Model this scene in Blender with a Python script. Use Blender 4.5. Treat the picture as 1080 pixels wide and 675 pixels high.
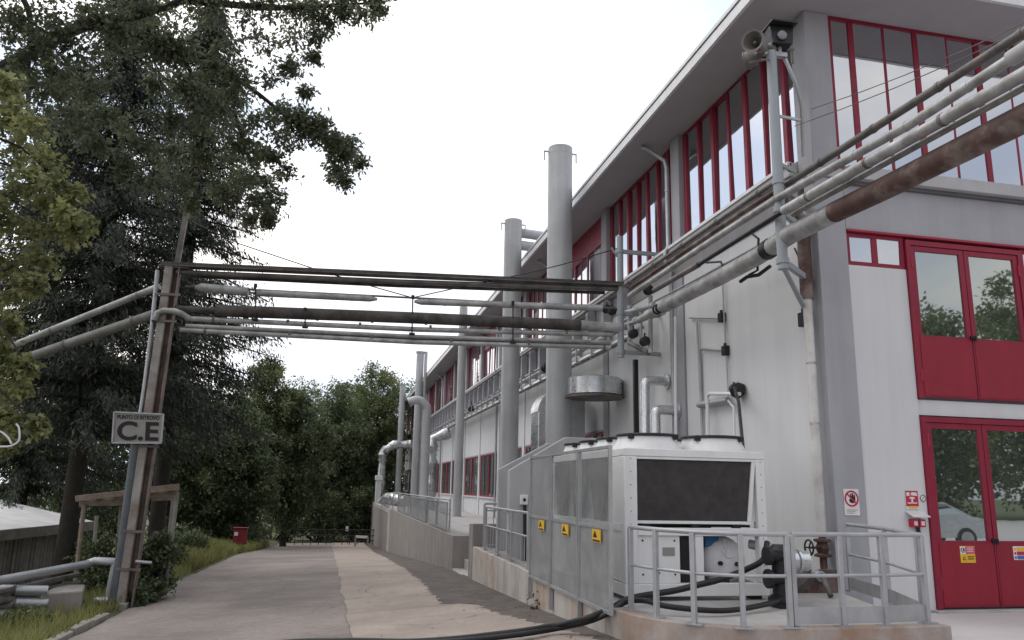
import bpy, math, random
import numpy as np
from mathutils import Vector, Matrix
for o in list(bpy.data.objects): bpy.data.objects.remove(o)
SC = bpy.context.scene; COL = SC.collection
rad = math.radians
# ------------------------------------------------------------------ camera
CAM_H = 1.6; FPX = 825.2; YAW, PITCH, ROLL = .21459, .21148, .01973
def cam_axes():
    cy, sy, cp, sp = math.cos(YAW), math.sin(YAW), math.cos(PITCH), math.sin(PITCH)
    f = Vector((sy*cp, cy*cp, sp)); r = Vector((cy, -sy, 0)); u = r.cross(f)
    cr, sr = math.cos(ROLL), math.sin(ROLL)
    return cr*r + sr*u, -sr*r + cr*u, f
AR, AU, AF = cam_axes()
cd = bpy.data.cameras.new('camera'); cam = bpy.data.objects.new('camera', cd); COL.objects.link(cam)
m = Matrix.Identity(4)
for i in range(3): m[i][0], m[i][1], m[i][2] = AR[i], AU[i], -AF[i]
m[2][3] = CAM_H; cam.matrix_world = m
cd.sensor_width = 36; cd.lens = FPX/1080*36; cd.clip_start = .05; cd.clip_end = 2000
SC.camera = cam
SC.render.resolution_x, SC.render.resolution_y = 1024, 640
# ------------------------------------------------------------------ sky and light (overcast)
W = bpy.data.worlds.new('World'); SC.world = W; W.use_nodes = True
nt = W.node_tree; N = nt.nodes; L = nt.links
for n in list(N): N.remove(n)
SUN_EL, SUN_AZ = rad(50), rad(312)      # azimuth from +Y clockwise: ahead of the camera, to the left, behind cloud
wo = N.new('ShaderNodeOutputWorld'); bg = N.new('ShaderNodeBackground'); bg.inputs[1].default_value = .1
sky = N.new('ShaderNodeTexSky'); sky.sky_type = 'NISHITA'; sky.sun_disc = False
sky.sun_elevation = SUN_EL; sky.sun_rotation = SUN_AZ
tc = N.new('ShaderNodeTexCoord'); mp = N.new('ShaderNodeMapping'); mp.inputs['Scale'].default_value = (1, 1, 2.4)
no = N.new('ShaderNodeTexNoise'); no.inputs['Scale'].default_value = 2.1; no.inputs['Detail'].default_value = 7; no.inputs['Roughness'].default_value = .52
rp = N.new('ShaderNodeValToRGB'); rp.color_ramp.elements[0].position = .40; rp.color_ramp.elements[1].position = .60
rp.color_ramp.elements[0].color = (7.6, 8.5, 10.2, 1); rp.color_ramp.elements[1].color = (13.4, 12.7, 12.2, 1)
mx = N.new('ShaderNodeMix'); mx.data_type = 'RGBA'; mx.inputs[0].default_value = .93
L.new(tc.outputs['Generated'], mp.inputs[0]); L.new(mp.outputs[0], no.inputs['Vector']); L.new(no.outputs[0], rp.inputs[0])
# cloud is brighter around the hidden sun
dp = N.new('ShaderNodeVectorMath'); dp.operation = 'DOT_PRODUCT'; L.new(tc.outputs['Generated'], dp.inputs[0])
dp.inputs[1].default_value = (math.sin(SUN_AZ)*math.cos(SUN_EL), math.cos(SUN_AZ)*math.cos(SUN_EL), math.sin(SUN_EL))
gr = N.new('ShaderNodeMapRange'); gr.inputs[1].default_value = -1; gr.inputs[2].default_value = 1; gr.inputs[3].default_value = .5; gr.inputs[4].default_value = 1.5; L.new(dp.outputs['Value'], gr.inputs[0])
mg = N.new('ShaderNodeMix'); mg.data_type = 'RGBA'; mg.blend_type = 'MULTIPLY'; mg.inputs[0].default_value = 1; L.new(rp.outputs[0], mg.inputs[6]); L.new(gr.outputs[0], mg.inputs[7])
L.new(sky.outputs[0], mx.inputs[6]); L.new(mg.outputs[2], mx.inputs[7]); L.new(mx.outputs[2], bg.inputs[0]); L.new(bg.outputs[0], wo.inputs[0])
sd = bpy.data.lights.new('sun', 'SUN'); sd.energy = 1.0; sd.angle = rad(25); sd.color = (1, .96, .9)
sun = bpy.data.objects.new('sun', sd); COL.objects.link(sun)
sdir = Vector((math.sin(SUN_AZ)*math.cos(SUN_EL), math.cos(SUN_AZ)*math.cos(SUN_EL), math.sin(SUN_EL)))
sun.rotation_euler = sdir.to_track_quat('Z', 'Y').to_euler(); sun.location = (0, -10, 30)
vs = SC.view_settings; vs.view_transform = 'Standard'; vs.look = 'None'; vs.exposure = 0; vs.gamma = 1; vs.use_curve_mapping = False
# ------------------------------------------------------------------ helpers
def at(px, py, X=None, Y=None, Z=None):
    """the point on a given plane that shows at photo pixel (px, py)"""
    d = AR*((px-540)/FPX) - AU*((py-337.5)/FPX) + AF
    t = X/d.x if X is not None else Y/d.y if Y is not None else (Z-CAM_H)/d.z
    return Vector((0, 0, CAM_H)) + d*t
def depth(p): return (Vector(p)-Vector((0, 0, CAM_H))).dot(AF)
random.seed(7); RNG = np.random.default_rng(11)

class MB:
    def __init__(s): s.v = []; s.f = []; s.mi = []; s.m = 0
    def add(s, vs, fs):
        b = len(s.v); s.v += [tuple(v) for v in vs]
        for f in fs: s.f.append(tuple(b+i for i in f)); s.mi.append(s.m)
        return s
    def box(s, x0, x1, y0, y1, z0, z1):
        return s.add([(x0,y0,z0),(x1,y0,z0),(x1,y1,z0),(x0,y1,z0),(x0,y0,z1),(x1,y0,z1),(x1,y1,z1),(x0,y1,z1)],
                     [(0,3,2,1),(4,5,6,7),(0,1,5,4),(1,2,6,5),(2,3,7,6),(3,0,4,7)])
    def bar(s, a, b, w, h, up=(0,0,1)):
        """a box section w x h from point a to point b"""
        a = Vector(a); b = Vector(b); d = (b-a).normalized(); u = Vector(up)
        if abs(d.dot(u)) > .98: u = Vector((0, 1, 0))
        r = d.cross(u).normalized(); u = r.cross(d)
        q = [a-r*w/2-u*h/2, a+r*w/2-u*h/2, a+r*w/2+u*h/2, a-r*w/2+u*h/2]
        return s.add(q+[p+(b-a) for p in q], [(0,1,2,3),(7,6,5,4),(0,4,5,1),(1,5,6,2),(2,6,7,3),(3,7,4,0)])
    def tube(s, pts, r, n=12, caps=True):
        """a round tube through the points; r may be a list"""
        P = [Vector(p) for p in pts]; rs = r if hasattr(r, '__len__') else [r]*len(P)
        t0 = (P[1]-P[0]).normalized(); u = Vector((0,0,1)) if abs(t0.z) < .9 else Vector((1,0,0))
        u = (u - t0*u.dot(t0)).normalized(); rings = []
        for i, p in enumerate(P):
            t = (P[min(i+1,len(P)-1)]-P[max(i-1,0)])
            t = t.normalized() if t.length > 1e-9 else t0
            u = (u - t*u.dot(t)); u = u.normalized() if u.length > 1e-6 else t.orthogonal().normalized()
            w = t.cross(u)
            rings.append([p + (u*math.cos(2*math.pi*k/n) + w*math.sin(2*math.pi*k/n))*rs[i] for k in range(n)])
        fs = []
        for i in range(len(P)-1):
            for k in range(n): fs.append((i*n+k, i*n+(k+1)%n, (i+1)*n+(k+1)%n, (i+1)*n+k))
        if caps: fs.append(tuple(range(n-1,-1,-1))); fs.append(tuple(range((len(P)-1)*n, len(P)*n)))
        return s.add([v for rg in rings for v in rg], fs)
    def prism(s, poly, d):
        """polygon (3-d points) swept by vector d"""
        d = Vector(d); n = len(poly); P = [Vector(p) for p in poly]
        return s.add(P+[p+d for p in P], [tuple(range(n-1,-1,-1)), tuple(range(n, 2*n))]+[(i,(i+1)%n,n+(i+1)%n,n+i) for i in range(n)])
    def lathe(s, base, axis, prof, n=24):
        """prof: (radius, height along the axis)"""
        b = Vector(base); a = Vector(axis).normalized(); u = a.orthogonal().normalized(); w = a.cross(u); vs_ = []; fs = []
        for (r, h) in prof: vs_ += [b+a*h+(u*math.cos(2*math.pi*k/n)+w*math.sin(2*math.pi*k/n))*max(r,1e-4) for k in range(n)]
        for i in range(len(prof)-1):
            for k in range(n): fs.append((i*n+k, i*n+(k+1)%n, (i+1)*n+(k+1)%n, (i+1)*n+k))
        fs.append(tuple(range(n-1,-1,-1))); fs.append(tuple(range((len(prof)-1)*n, len(prof)*n)))
        return s.add(vs_, fs)

ORG = {}                                        # world origin of each thing's own frame
def mesh_of(name, mb, mats, org, smooth=40):
    me = bpy.data.meshes.new(name)
    o = Vector(org)
    me.from_pydata([(v[0]-o.x, v[1]-o.y, v[2]-o.z) for v in mb.v], [], mb.f)
    for mt in (mats if isinstance(mats, (list, tuple)) else [mats]): me.materials.append(mt)
    if any(mb.mi): me.polygons.foreach_set('material_index', mb.mi)
    if smooth:
        me.polygons.foreach_set('use_smooth', [True]*len(me.polygons)); me.set_sharp_from_angle(angle=rad(smooth))
    me.update(); return me
def tag(o, label=None, cat=None, group=None, kind=None):
    if label: o['label'] = label
    if cat: o['category'] = cat
    if group: o['group'] = group
    if kind: o['kind'] = kind
    return o
def bevel(o, w, seg=2):
    b = o.modifiers.new('bevel', 'BEVEL'); b.width = w; b.segments = seg; b.limit_method = 'ANGLE'; b.angle_limit = rad(35)
    return o
def thing(name, label, cat, loc=(0,0,0), group=None):
    o = bpy.data.objects.new(name, None); COL.objects.link(o); o.empty_display_size = .2
    o.location = loc; ORG[o] = Vector(loc); return tag(o, label, cat, group)
def part(name, mb, mat, parent, smooth=40, bev=0, label=None):
    me = mesh_of(name, mb, mat, ORG[parent], smooth)
    o = bpy.data.objects.new(name, me); COL.objects.link(o); o.parent = parent; ORG[o] = ORG[parent]
    if bev: bevel(o, bev)
    if label: o['label'] = label
    return o
def solo(name, mb, mat, label, cat, group=None, loc=None, smooth=40, bev=0, kind=None):
    if loc is None:
        a = np.array(mb.v); loc = ((a[:,0].min()+a[:,0].max())/2, (a[:,1].min()+a[:,1].max())/2, a[:,2].min())
    me = mesh_of(name, mb, mat, loc, smooth); o = bpy.data.objects.new(name, me); COL.objects.link(o)
    o.location = loc; ORG[o] = Vector(loc)
    if bev: bevel(o, bev)
    return tag(o, label, cat, group, kind)
def struct(name, mb, mat, smooth=0, bev=0):
    me = mesh_of(name, mb, mat, (0,0,0), smooth); o = bpy.data.objects.new(name, me); COL.objects.link(o); ORG[o] = Vector((0,0,0))
    if bev: bevel(o, bev)
    return tag(o, kind='structure')
def text_part(name, body, size, mat, parent, pos, xdir, ydir, ext=.002, sx=1, bold=0):
    """flat lettering standing on a surface: pos is its centre in the world"""
    cu = bpy.data.curves.new('lettering', 'FONT'); cu.body = body; cu.size = size; cu.align_x = 'CENTER'; cu.align_y = 'CENTER'; cu.extrude = ext; cu.offset = bold
    t = bpy.data.objects.new('lettering', cu); COL.objects.link(t)
    bpy.context.view_layer.update()
    me = bpy.data.meshes.new_from_object(t.evaluated_get(bpy.context.evaluated_depsgraph_get()))
    bpy.data.objects.remove(t)
    x = Vector(xdir).normalized(); y = Vector(ydir).normalized(); z = x.cross(y); p = Vector(pos)-ORG[parent]
    M = Matrix(((x.x*sx,y.x,z.x,p.x),(x.y*sx,y.y,z.y,p.y),(x.z*sx,y.z,z.z,p.z),(0,0,0,1)))
    me.transform(M); me.materials.clear(); me.materials.append(mat)
    o = bpy.data.objects.new(name, me); COL.objects.link(o); o.parent = parent; ORG[o] = ORG[parent]; return o
# ------------------------------------------------------------------ materials
def mat(name, col, rough=.6, var=.12, scale=3., metal=0., bump=.15, bscale=40., streak=0., stain=None, stain_amt=0., stain_scale=1.2, stain_mid=.5, spec=.4, dirt=None, fine=0., mid=0., crack=0.):
    """base colour with large and small variation; streak = rain streaks, stain = second colour in patches"""
    m = bpy.data.materials.new(name); m.use_nodes = True; t = m.node_tree; N = t.nodes; L = t.links
    b = N['Principled BSDF']; b.inputs['Roughness'].default_value = rough; b.inputs['Metallic'].default_value = metal
    b.inputs['Specular IOR Level'].default_value = spec
    g = N.new('ShaderNodeNewGeometry')
    def noise(sc, det=5, ro=.6, vec=None):
        n = N.new('ShaderNodeTexNoise'); n.inputs['Scale'].default_value = sc; n.inputs['Detail'].default_value = det; n.inputs['Roughness'].default_value = ro
        L.new(vec or g.outputs['Position'], n.inputs['Vector']); return n.outputs['Fac']
    def ramp(src, a, b_, lo, hi):
        r = N.new('ShaderNodeMapRange'); r.inputs[1].default_value = a; r.inputs[2].default_value = b_; r.inputs[3].default_value = lo; r.inputs[4].default_value = hi
        L.new(src, r.inputs[0]); return r.outputs[0]
    def mul(cs, val):
        x = N.new('ShaderNodeMix'); x.data_type = 'RGBA'; x.blend_type = 'MULTIPLY'; x.inputs[0].default_value = 1
        L.new(cs, x.inputs[6]); L.new(val, x.inputs[7]); return x.outputs[2]
    c = N.new('ShaderNodeRGB'); c.outputs[0].default_value = (*col, 1); cur = c.outputs[0]
    if var: cur = mul(cur, ramp(noise(scale), .3, .7, 1-var, 1+var*.6))
    if fine: cur = mul(cur, ramp(noise(90, 3, .7), .3, .7, 1-fine, 1+fine))
    if mid: cur = mul(cur, ramp(noise(9, 6, .75), .3, .7, 1-mid, 1+mid))
    if crack:
        wn = N.new('ShaderNodeTexNoise'); wn.inputs['Scale'].default_value = 1.1; wn.inputs['Detail'].default_value = 6; L.new(g.outputs['Position'], wn.inputs['Vector'])
        va = N.new('ShaderNodeVectorMath'); va.operation = 'MULTIPLY_ADD'; va.inputs[1].default_value = (1.3,1.3,0); L.new(wn.outputs['Color'], va.inputs[0]); L.new(g.outputs['Position'], va.inputs[2])
        vo = N.new('ShaderNodeTexVoronoi'); vo.feature = 'DISTANCE_TO_EDGE'; vo.inputs['Scale'].default_value = .42; L.new(va.outputs[0], vo.inputs['Vector'])
        ln_ = ramp(vo.outputs['Distance'], .001, .010, crack, 0); mk = ramp(noise(.45, 3), .45, .58, 0, 1)
        mm = N.new('ShaderNodeMath'); mm.operation = 'MULTIPLY'; L.new(ln_, mm.inputs[0]); L.new(mk, mm.inputs[1])
        iv = N.new('ShaderNodeMath'); iv.operation = 'SUBTRACT'; iv.inputs[0].default_value = 1; L.new(mm.outputs[0], iv.inputs[1]); cur = mul(cur, iv.outputs[0])
    if streak:
        mp = N.new('ShaderNodeMapping'); mp.inputs['Scale'].default_value = (2.2, 2.2, .16); L.new(g.outputs['Position'], mp.inputs[0])
        cur = mul(cur, ramp(noise(1.6, 6, .65, mp.outputs[0]), .35, .6, 1-streak, 1.03))
    if stain:
        x = N.new('ShaderNodeMix'); x.data_type = 'RGBA'; L.new(ramp(noise(stain_scale, 8, .68), stain_mid-.10, stain_mid+.12, 0, stain_amt), x.inputs[0])
        L.new(cur, x.inputs[6]); x.inputs[7].default_value = (*stain, 1); cur = x.outputs[2]
    L.new(cur, b.inputs['Base Color'])
    L.new(ramp(noise(scale*2.3), .3, .7, max(.02, rough-.12), min(1, rough+.12)), b.inputs['Roughness'])
    if bump:
        bp = N.new('ShaderNodeBump'); bp.inputs['Strength'].default_value = bump; bp.inputs['Distance'].default_value = .01
        L.new(noise(bscale, 6, .7), bp.inputs['Height']); L.new(bp.outputs[0], b.inputs['Normal'])
    return m
def leaf_mat(name, c0, c1, trans=.3, rough=.55):
    m = bpy.data.materials.new(name); m.use_nodes = True; t = m.node_tree; N = t.nodes; L = t.links
    for n in list(N): N.remove(n)
    o = N.new('ShaderNodeOutputMaterial'); g = N.new('ShaderNodeNewGeometry'); r = N.new('ShaderNodeValToRGB')
    r.color_ramp.elements[0].color = (*c0, 1); r.color_ramp.elements[1].color = (*c1, 1)
    L.new(g.outputs['Random Per Island'], r.inputs[0])
    nz = N.new('ShaderNodeTexNoise'); nz.inputs['Scale'].default_value = .9; nz.inputs['Detail'].default_value = 3; L.new(g.outputs['Position'], nz.inputs['Vector'])
    mr = N.new('ShaderNodeMapRange'); mr.inputs[1].default_value = .3; mr.inputs[2].default_value = .7; mr.inputs[3].default_value = .65; mr.inputs[4].default_value = 1.3; L.new(nz.outputs[0], mr.inputs[0])
    x = N.new('ShaderNodeMix'); x.data_type = 'RGBA'; x.blend_type = 'MULTIPLY'; x.inputs[0].default_value = 1; L.new(r.outputs[0], x.inputs[6]); L.new(mr.outputs[0], x.inputs[7])
    p = N.new('ShaderNodeBsdfPrincipled'); p.inputs['Roughness'].default_value = rough; p.inputs['Specular IOR Level'].default_value = .5
    tr = N.new('ShaderNodeBsdfTranslucent'); ms = N.new('ShaderNodeMixShader'); ms.inputs[0].default_value = trans
    L.new(x.outputs[2], p.inputs['Base Color']); L.new(x.outputs[2], tr.inputs[0])
    L.new(p.outputs[0], ms.inputs[1]); L.new(tr.outputs[0], ms.inputs[2]); L.new(ms.outputs[0], o.inputs[0]); return m
def glass_mat(name, refl=.62, base=(.03,.032,.035), tint=(.9,.92,.95), wav=.02):
    m = bpy.data.materials.new(name); m.use_nodes = True; t = m.node_tree; N = t.nodes; L = t.links
    for n in list(N): N.remove(n)
    o = N.new('ShaderNodeOutputMaterial'); d = N.new('ShaderNodeBsdfDiffuse'); d.inputs[0].default_value = (*base, 1)
    gl = N.new('ShaderNodeBsdfGlossy'); gl.inputs[0].default_value = (*tint, 1); gl.inputs['Roughness'].default_value = .015
    ms = N.new('ShaderNodeMixShader'); lw = N.new('ShaderNodeLayerWeight'); lw.inputs[0].default_value = .25
    mr = N.new('ShaderNodeMapRange'); mr.inputs[3].default_value = refl; mr.inputs[4].default_value = 1; L.new(lw.outputs['Fresnel'], mr.inputs[0]); L.new(mr.outputs[0], ms.inputs[0])
    g = N.new('ShaderNodeNewGeometry'); nz = N.new('ShaderNodeTexNoise'); nz.inputs['Scale'].default_value = 1.7; L.new(g.outputs['Position'], nz.inputs['Vector'])
    bp = N.new('ShaderNodeBump'); bp.inputs['Strength'].default_value = wav; bp.inputs['Distance'].default_value = .1; L.new(nz.outputs[0], bp.inputs['Height']); L.new(bp.outputs[0], gl.inputs['Normal'])
    L.new(d.outputs[0], ms.inputs[1]); L.new(gl.outputs[0], ms.inputs[2]); L.new(ms.outputs[0], o.inputs[0]); return m
def mesh_screen_mat(name, col, alpha):
    m = mat(name, col, .5, .15, 2, .6, .05); t = m.node_tree; N = t.nodes; L = t.links
    b = N['Principled BSDF']; tr = N.new('ShaderNodeBsdfTransparent'); ms = N.new('ShaderNodeMixShader'); ms.inputs[0].default_value = alpha
    L.new(tr.outputs[0], ms.inputs[1]); L.new(b.outputs[0], ms.inputs[2]); L.new(ms.outputs[0], N['Material Output'].inputs[0]); return m
M = dict(
 wall=mat('white_render', (.575,.58,.59), .8, .05, .5, 0, .05, 60, streak=.035),
 greypaint=mat('grey_render', (.33,.33,.355), .8, .07, 1.2, 0, .06, 60, streak=.06),
 soffit=mat('soffit_paint', (.37,.355,.38), .8, .06, 1.5, 0, .04, 50),
 fascia=mat('fascia_metal', (.66,.66,.67), .45, .08, 2, .1, .02, streak=.06),
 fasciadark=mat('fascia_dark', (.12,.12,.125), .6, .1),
 roof=mat('roof_sheet', (.35,.35,.36), .6, .15),
 red=mat('red_paint', (.225,.010,.033), .45, .10, 2.5, 0, .04, 60, streak=.08),
 reddoor=mat('red_door_panel', (.25,.011,.027), .5, .10, 1.5, 0, .05, 50, streak=.10),
 ledge=mat('ledge_paint', (.40,.395,.405), .8, .08, 1.5, 0, .05, 50, streak=.08),
 greybar=mat('grey_bars', (.22,.21,.215), .5, .1),
 reddark=mat('red_paint_weathered', (.30,.02,.04), .5, .12, 2),
 glass=glass_mat('window_glass', .62, (.014,.012,.014), wav=.006),
 glass_low=glass_mat('door_glass', .46, (.05,.06,.055), (.82,.88,.86), .004),
 glass_far=glass_mat('blind_glass', .22, (.05,.045,.045), wav=.01),
 steel=mat('galvanised_steel', (.40,.41,.425), .45, .16, 4, .55, .06, 30),
 stack=mat('stack_steel', (.44,.45,.46), .5, .10, 1.2, .25, .04, 20, streak=.12, stain=(.30,.29,.28), stain_amt=.35, stain_scale=.8),
 post=mat('blue_grey_paint', (.31,.345,.375), .5, .15, 4, .1, .06, 30, stain=(.2,.17,.15), stain_amt=.35, stain_scale=4),
 pipe=mat('pipe_cladding', (.43,.43,.43), .5, .22, 3, .25, .08, 30, stain=(.15,.142,.135), stain_amt=.7, stain_scale=2.6),
 pipeshiny=mat('bright_cladding', (.62,.63,.64), .30, .12, 3, .8, .012, 5),
 pipedark=mat('dark_pipe', (.095,.094,.094), .6, .25, 3, .2, .1, 30, stain=(.25,.2,.17), stain_amt=.5, stain_scale=3),
 rust=mat('rusty_pipe', (.095,.055,.048), .75, .35, 4, .1, .3, 25, stain=(.30,.26,.24), stain_amt=.7, stain_scale=2.2, stain_mid=.56),
 rustdark=mat('dark_rusty_insulation', (.048,.042,.040), .8, .3, 4, 0, .3, 25, stain=(.16,.145,.135), stain_amt=.5, stain_scale=2.5),
 polerust=mat('pole_paint', (.33,.315,.30), .7, .2, 3, .1, .15, 30, stain=(.15,.095,.075), stain_amt=.7, stain_scale=2.0),
 polered=mat('pole_rust', (.13,.10,.088), .8, .3, 4, 0, .3, 30, stain=(.30,.24,.21), stain_amt=.5, stain_scale=3),
 black=mat('black_rubber', (.012,.012,.013), .45, .2, 5, 0, .06),
 blackmetal=mat('black_iron', (.02,.02,.022), .5, .2, 5, .2, .1),
 white=mat('white_enamel', (.70,.70,.70), .4, .05, 3, 0, .02, streak=.05),
 coil=mat('coil_fins', (.05,.045,.045), .75, .25, 6, .2, .5, 200),
 tank=mat('tank_paint', (.62,.62,.63), .4, .1, 4, 0, .02, stain=(.4,.37,.34), stain_amt=.3, stain_scale=3),
 blue=mat('blue_box', (.04,.14,.32), .5, .1),
 concrete=mat('retaining_concrete', (.285,.262,.245), .9, .18, 1.6, 0, .35, 25, streak=.30, stain=(.24,.215,.20), stain_amt=.45, stain_scale=1.4, fine=.08),
 concreterust=mat('rusty_concrete', (.46,.425,.39), .9, .18, 2, 0, .35, 25, streak=.26, stain=(.33,.16,.08), stain_amt=.85, stain_scale=1.1, stain_mid=.60, fine=.08),
 kerbrust=mat('stained_kerb_concrete', (.36,.325,.30), .9, .18, 2, 0, .35, 25, streak=.2, stain=(.27,.16,.10), stain_amt=.8, stain_scale=1.3, stain_mid=.54, fine=.08),
 slab=mat('concrete_paving', (.355,.30,.255), .9, .18, .7, 0, .6, 30, stain=(.25,.21,.18), stain_amt=.65, stain_scale=.75, fine=.2, mid=.16, crack=.5),
 apron=mat('pale_apron', (.50,.47,.47), .85, .1, .8, 0, .25, 35, stain=(.40,.36,.35), stain_amt=.4, stain_scale=1.0, fine=.06),
 platform=mat('platform_concrete', (.42,.415,.41), .9, .15, 1.2, 0, .3, 30, stain=(.28,.24,.21), stain_amt=.5, stain_scale=1.3, fine=.08),
 asphalt=mat('asphalt', (.268,.230,.206), .92, .18, .6, 0, .8, 50, stain=(.14,.118,.108), stain_amt=.75, stain_scale=.42, fine=.28, mid=.22, crack=.55),
 gutter=mat('dirty_gutter', (.105,.088,.080), .9, .3, 2, 0, .6, 40, stain=(.12,.10,.085), stain_amt=.7, stain_scale=2, fine=.25, mid=.3),
 kerb=mat('kerb_stone', (.30,.275,.25), .9, .2, 4, 0, .4, 30, stain=(.19,.18,.14), stain_amt=.5, stain_scale=3),
 earth=mat('earth', (.09,.085,.05), .95, .3, 1.2, 0, .6, 15, stain=(.10,.13,.04), stain_amt=.8, stain_scale=1.5),
 bark=mat('bark', (.032,.026,.021), .95, .3, 8, 0, .8, 18),
 wood=mat('old_timber', (.24,.19,.15), .85, .3, 6, 0, .4, 30, stain=(.13,.10,.08), stain_amt=.6, stain_scale=5),
 board=mat('grey_board', (.27,.255,.23), .9, .25, 5, 0, .4, 25, streak=.3),
 shedroof=mat('shed_roof', (.84,.83,.82), .6, .08, 2, 0, .1, 20, stain=(.45,.43,.41), stain_amt=.35, stain_scale=1.5),
 signgrey=mat('sign_grey', (.27,.26,.25), .6, .12, 6, .1, .05),
 ink=mat('black_ink', (.015,.013,.013), .6, 0, bump=0),
 signwhite=mat('sign_white', (.68,.64,.65), .5, .06, 8, bump=0), signred=mat('sign_red', (.42,.02,.05), .5, .06, 8, bump=0),
 signyellow=mat('sign_yellow', (.70,.42,.03), .5, .08, 8, bump=0), signblue=mat('sign_blue', (.06,.13,.36), .5, .06, 8, bump=0),
 hydrant=mat('hydrant_red', (.17,.014,.022), .6, .2, 5), pink=mat('sign_pink', (.55,.10,.16), .5, bump=0),
 screen=mesh_screen_mat('wire_screen', (.42,.435,.44), .36), screen2=mesh_screen_mat('perforated_sheet', (.42,.435,.44), .60),
 foil=mat('dull_foil', (.50,.50,.50), .32, .3, 5, .75, .5, 4), lagging=mat('stained_lagging', (.58,.57,.55), .6, .12, 4, 0, .05, streak=.15, stain=(.30,.26,.23), stain_amt=.6, stain_scale=2.5, stain_mid=.56),
 pipedim=mat('dull_cladding', (.24,.235,.23), .6, .25, 3, .2, .08, 30, stain=(.12,.11,.10), stain_amt=.6, stain_scale=2.6),
 horn=mat('weathered_horn', (.20,.19,.18), .6, .25, 6, .1, .1, stain=(.09,.08,.075), stain_amt=.6, stain_scale=6),
 conduit=mat('conduit_paint', (.10,.115,.125), .5, .2, 4, .2, .06),
 carpaint=mat('car_silver', (.45,.46,.48), .3, .03, 3, .6, 0), tyre=mat('tyre', (.02,.02,.02), .8), 
)
G_OAK = leaf_mat('oak_leaves', (.066,.082,.050), (.165,.185,.108), .45)
G_MAPLE = leaf_mat('maple_leaves', (.115,.138,.056), (.29,.29,.125), .5)
G_SPRUCE = leaf_mat('spruce_needles', (.017,.026,.016), (.044,.058,.034), .2)
G_FAR = leaf_mat('mixed_leaves', (.088,.118,.050), (.19,.22,.092), .42)
G_FARDARK = leaf_mat('dark_leaves', (.062,.086,.042), (.14,.172,.078), .40)
G_BUSH = leaf_mat('bush_leaves', (.05,.072,.034), (.115,.145,.066), .28)
G_GRASS = leaf_mat('grass_blades', (.12,.15,.040), (.30,.28,.11), .38)
# ------------------------------------------------------------------ terrain and road
RY = [-40, 0, 6, 8.7, 12.5, 18, 22.5, 44, 59, 75, 120, 300]
RZ = [.06, .06, .05, .03, -.17, -.39, -.57, -1.9, -2.6, -3.1, -3.3, -3.5]
LY = [-40, 0, 8, 14.7, 22, 34.6, 46, 59, 75, 120, 300]
LZ = [-.2, -.3, -.6, -.74, -.85, -1.25, -1.95, -2.65, -3.1, -3.3, -3.5]
XL, XR = -3.67, 3.1
def zr(y): return float(np.interp(y, RY, RZ))
def zl(y): return float(np.interp(y, LY, LZ))
def zroad(x, y):
    t = min(1, max(0, (x-XL)/(XR-XL))); return zl(y)*(1-t)+zr(y)*t
def zground(x, y):
    if x >= XL:
        z = zroad(x, y) - .06
        if x > 3.4: z -= .12
        return z
    d = XL-x; keep = float(np.interp(y, [22, 34], [1, 0]))
    z = zl(y) + .05 - .03*min(d, 1.6) - keep*min(1.1, .42*max(0, d-1.5)) + (1-keep)*min(.32, .14*min(d, 2.5)) - (1-keep)*min(1.4, .2*max(0, d-3))
    return z + .05*math.sin(x*1.7+y*.6)*min(1, d)
def sheet(name, xs_of, ys, zf, mt, dz=0, nx=8, parent=None):
    """a grid sheet between two edges xs_of(y) -> (x0, x1)"""
    b = MB(); vs_ = []; fs = []
    for y in ys:
        x0, x1 = xs_of(y)
        for i in range(nx+1):
            x = x0+(x1-x0)*i/nx; vs_.append((x, y, zf(x, y)+dz))
    for j in range(len(ys)-1):
        for i in range(nx): a = j*(nx+1)+i; fs.append((a, a+1, a+nx+2, a+nx+1))
    b.add(vs_, fs)
    if parent: return part(name, b, mt, parent, smooth=60)
    return struct(name, b, mt, smooth=60)
# ground sheet out to the horizon
gx = np.concatenate([[-600,-300,-150,-90,-60,-45,-36,-30,-26,-22,-19,-16.5,-14.5,-13], np.arange(-12, -3.69, .52), [-3.67, -3.3], np.arange(-2.6, 3.4, 1.2), [3.3, 3.5, 5, 8, 12, 18, 26, 40, 60, 100, 200, 400, 700]])
gy = np.concatenate([[-400,-150,-70,-40,-25,-15,-8,-4,-1,1], np.arange(2, 46, .8), np.arange(46, 80, 2), [84,90,100,120,150,200,300,500,900]])
b = MB(); vs_ = [(float(x), float(y), zground(float(x), float(y))) for y in gy for x in gx]; k = len(gx)
b.add(vs_, [(j*k+i, j*k+i+1, (j+1)*k+i+1, (j+1)*k+i) for j in range(len(gy)-1) for i in range(k-1)])
struct('ground', b, M['earth'], smooth=60)
wob = lambda y, s: .04*math.sin(y*1.3+s)+.03*math.sin(y*3.1+2*s)+.02*math.sin(y*6.7+s*3)
ys = [float(v) for v in np.concatenate([np.arange(-30, 4, 2.), np.arange(4, 30, .12), np.arange(30, 64, 1.)])]
split = lambda y: float(np.interp(y, [-30, 10, 17.5, 37, 64], [.36, .36, .28, .18, .1]))+.5*wob(y, 1)
road = sheet('road', lambda y: (XL+.5*wob(y, .4), split(y)-.003), ys, zroad, M['asphalt'], nx=12)
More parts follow.
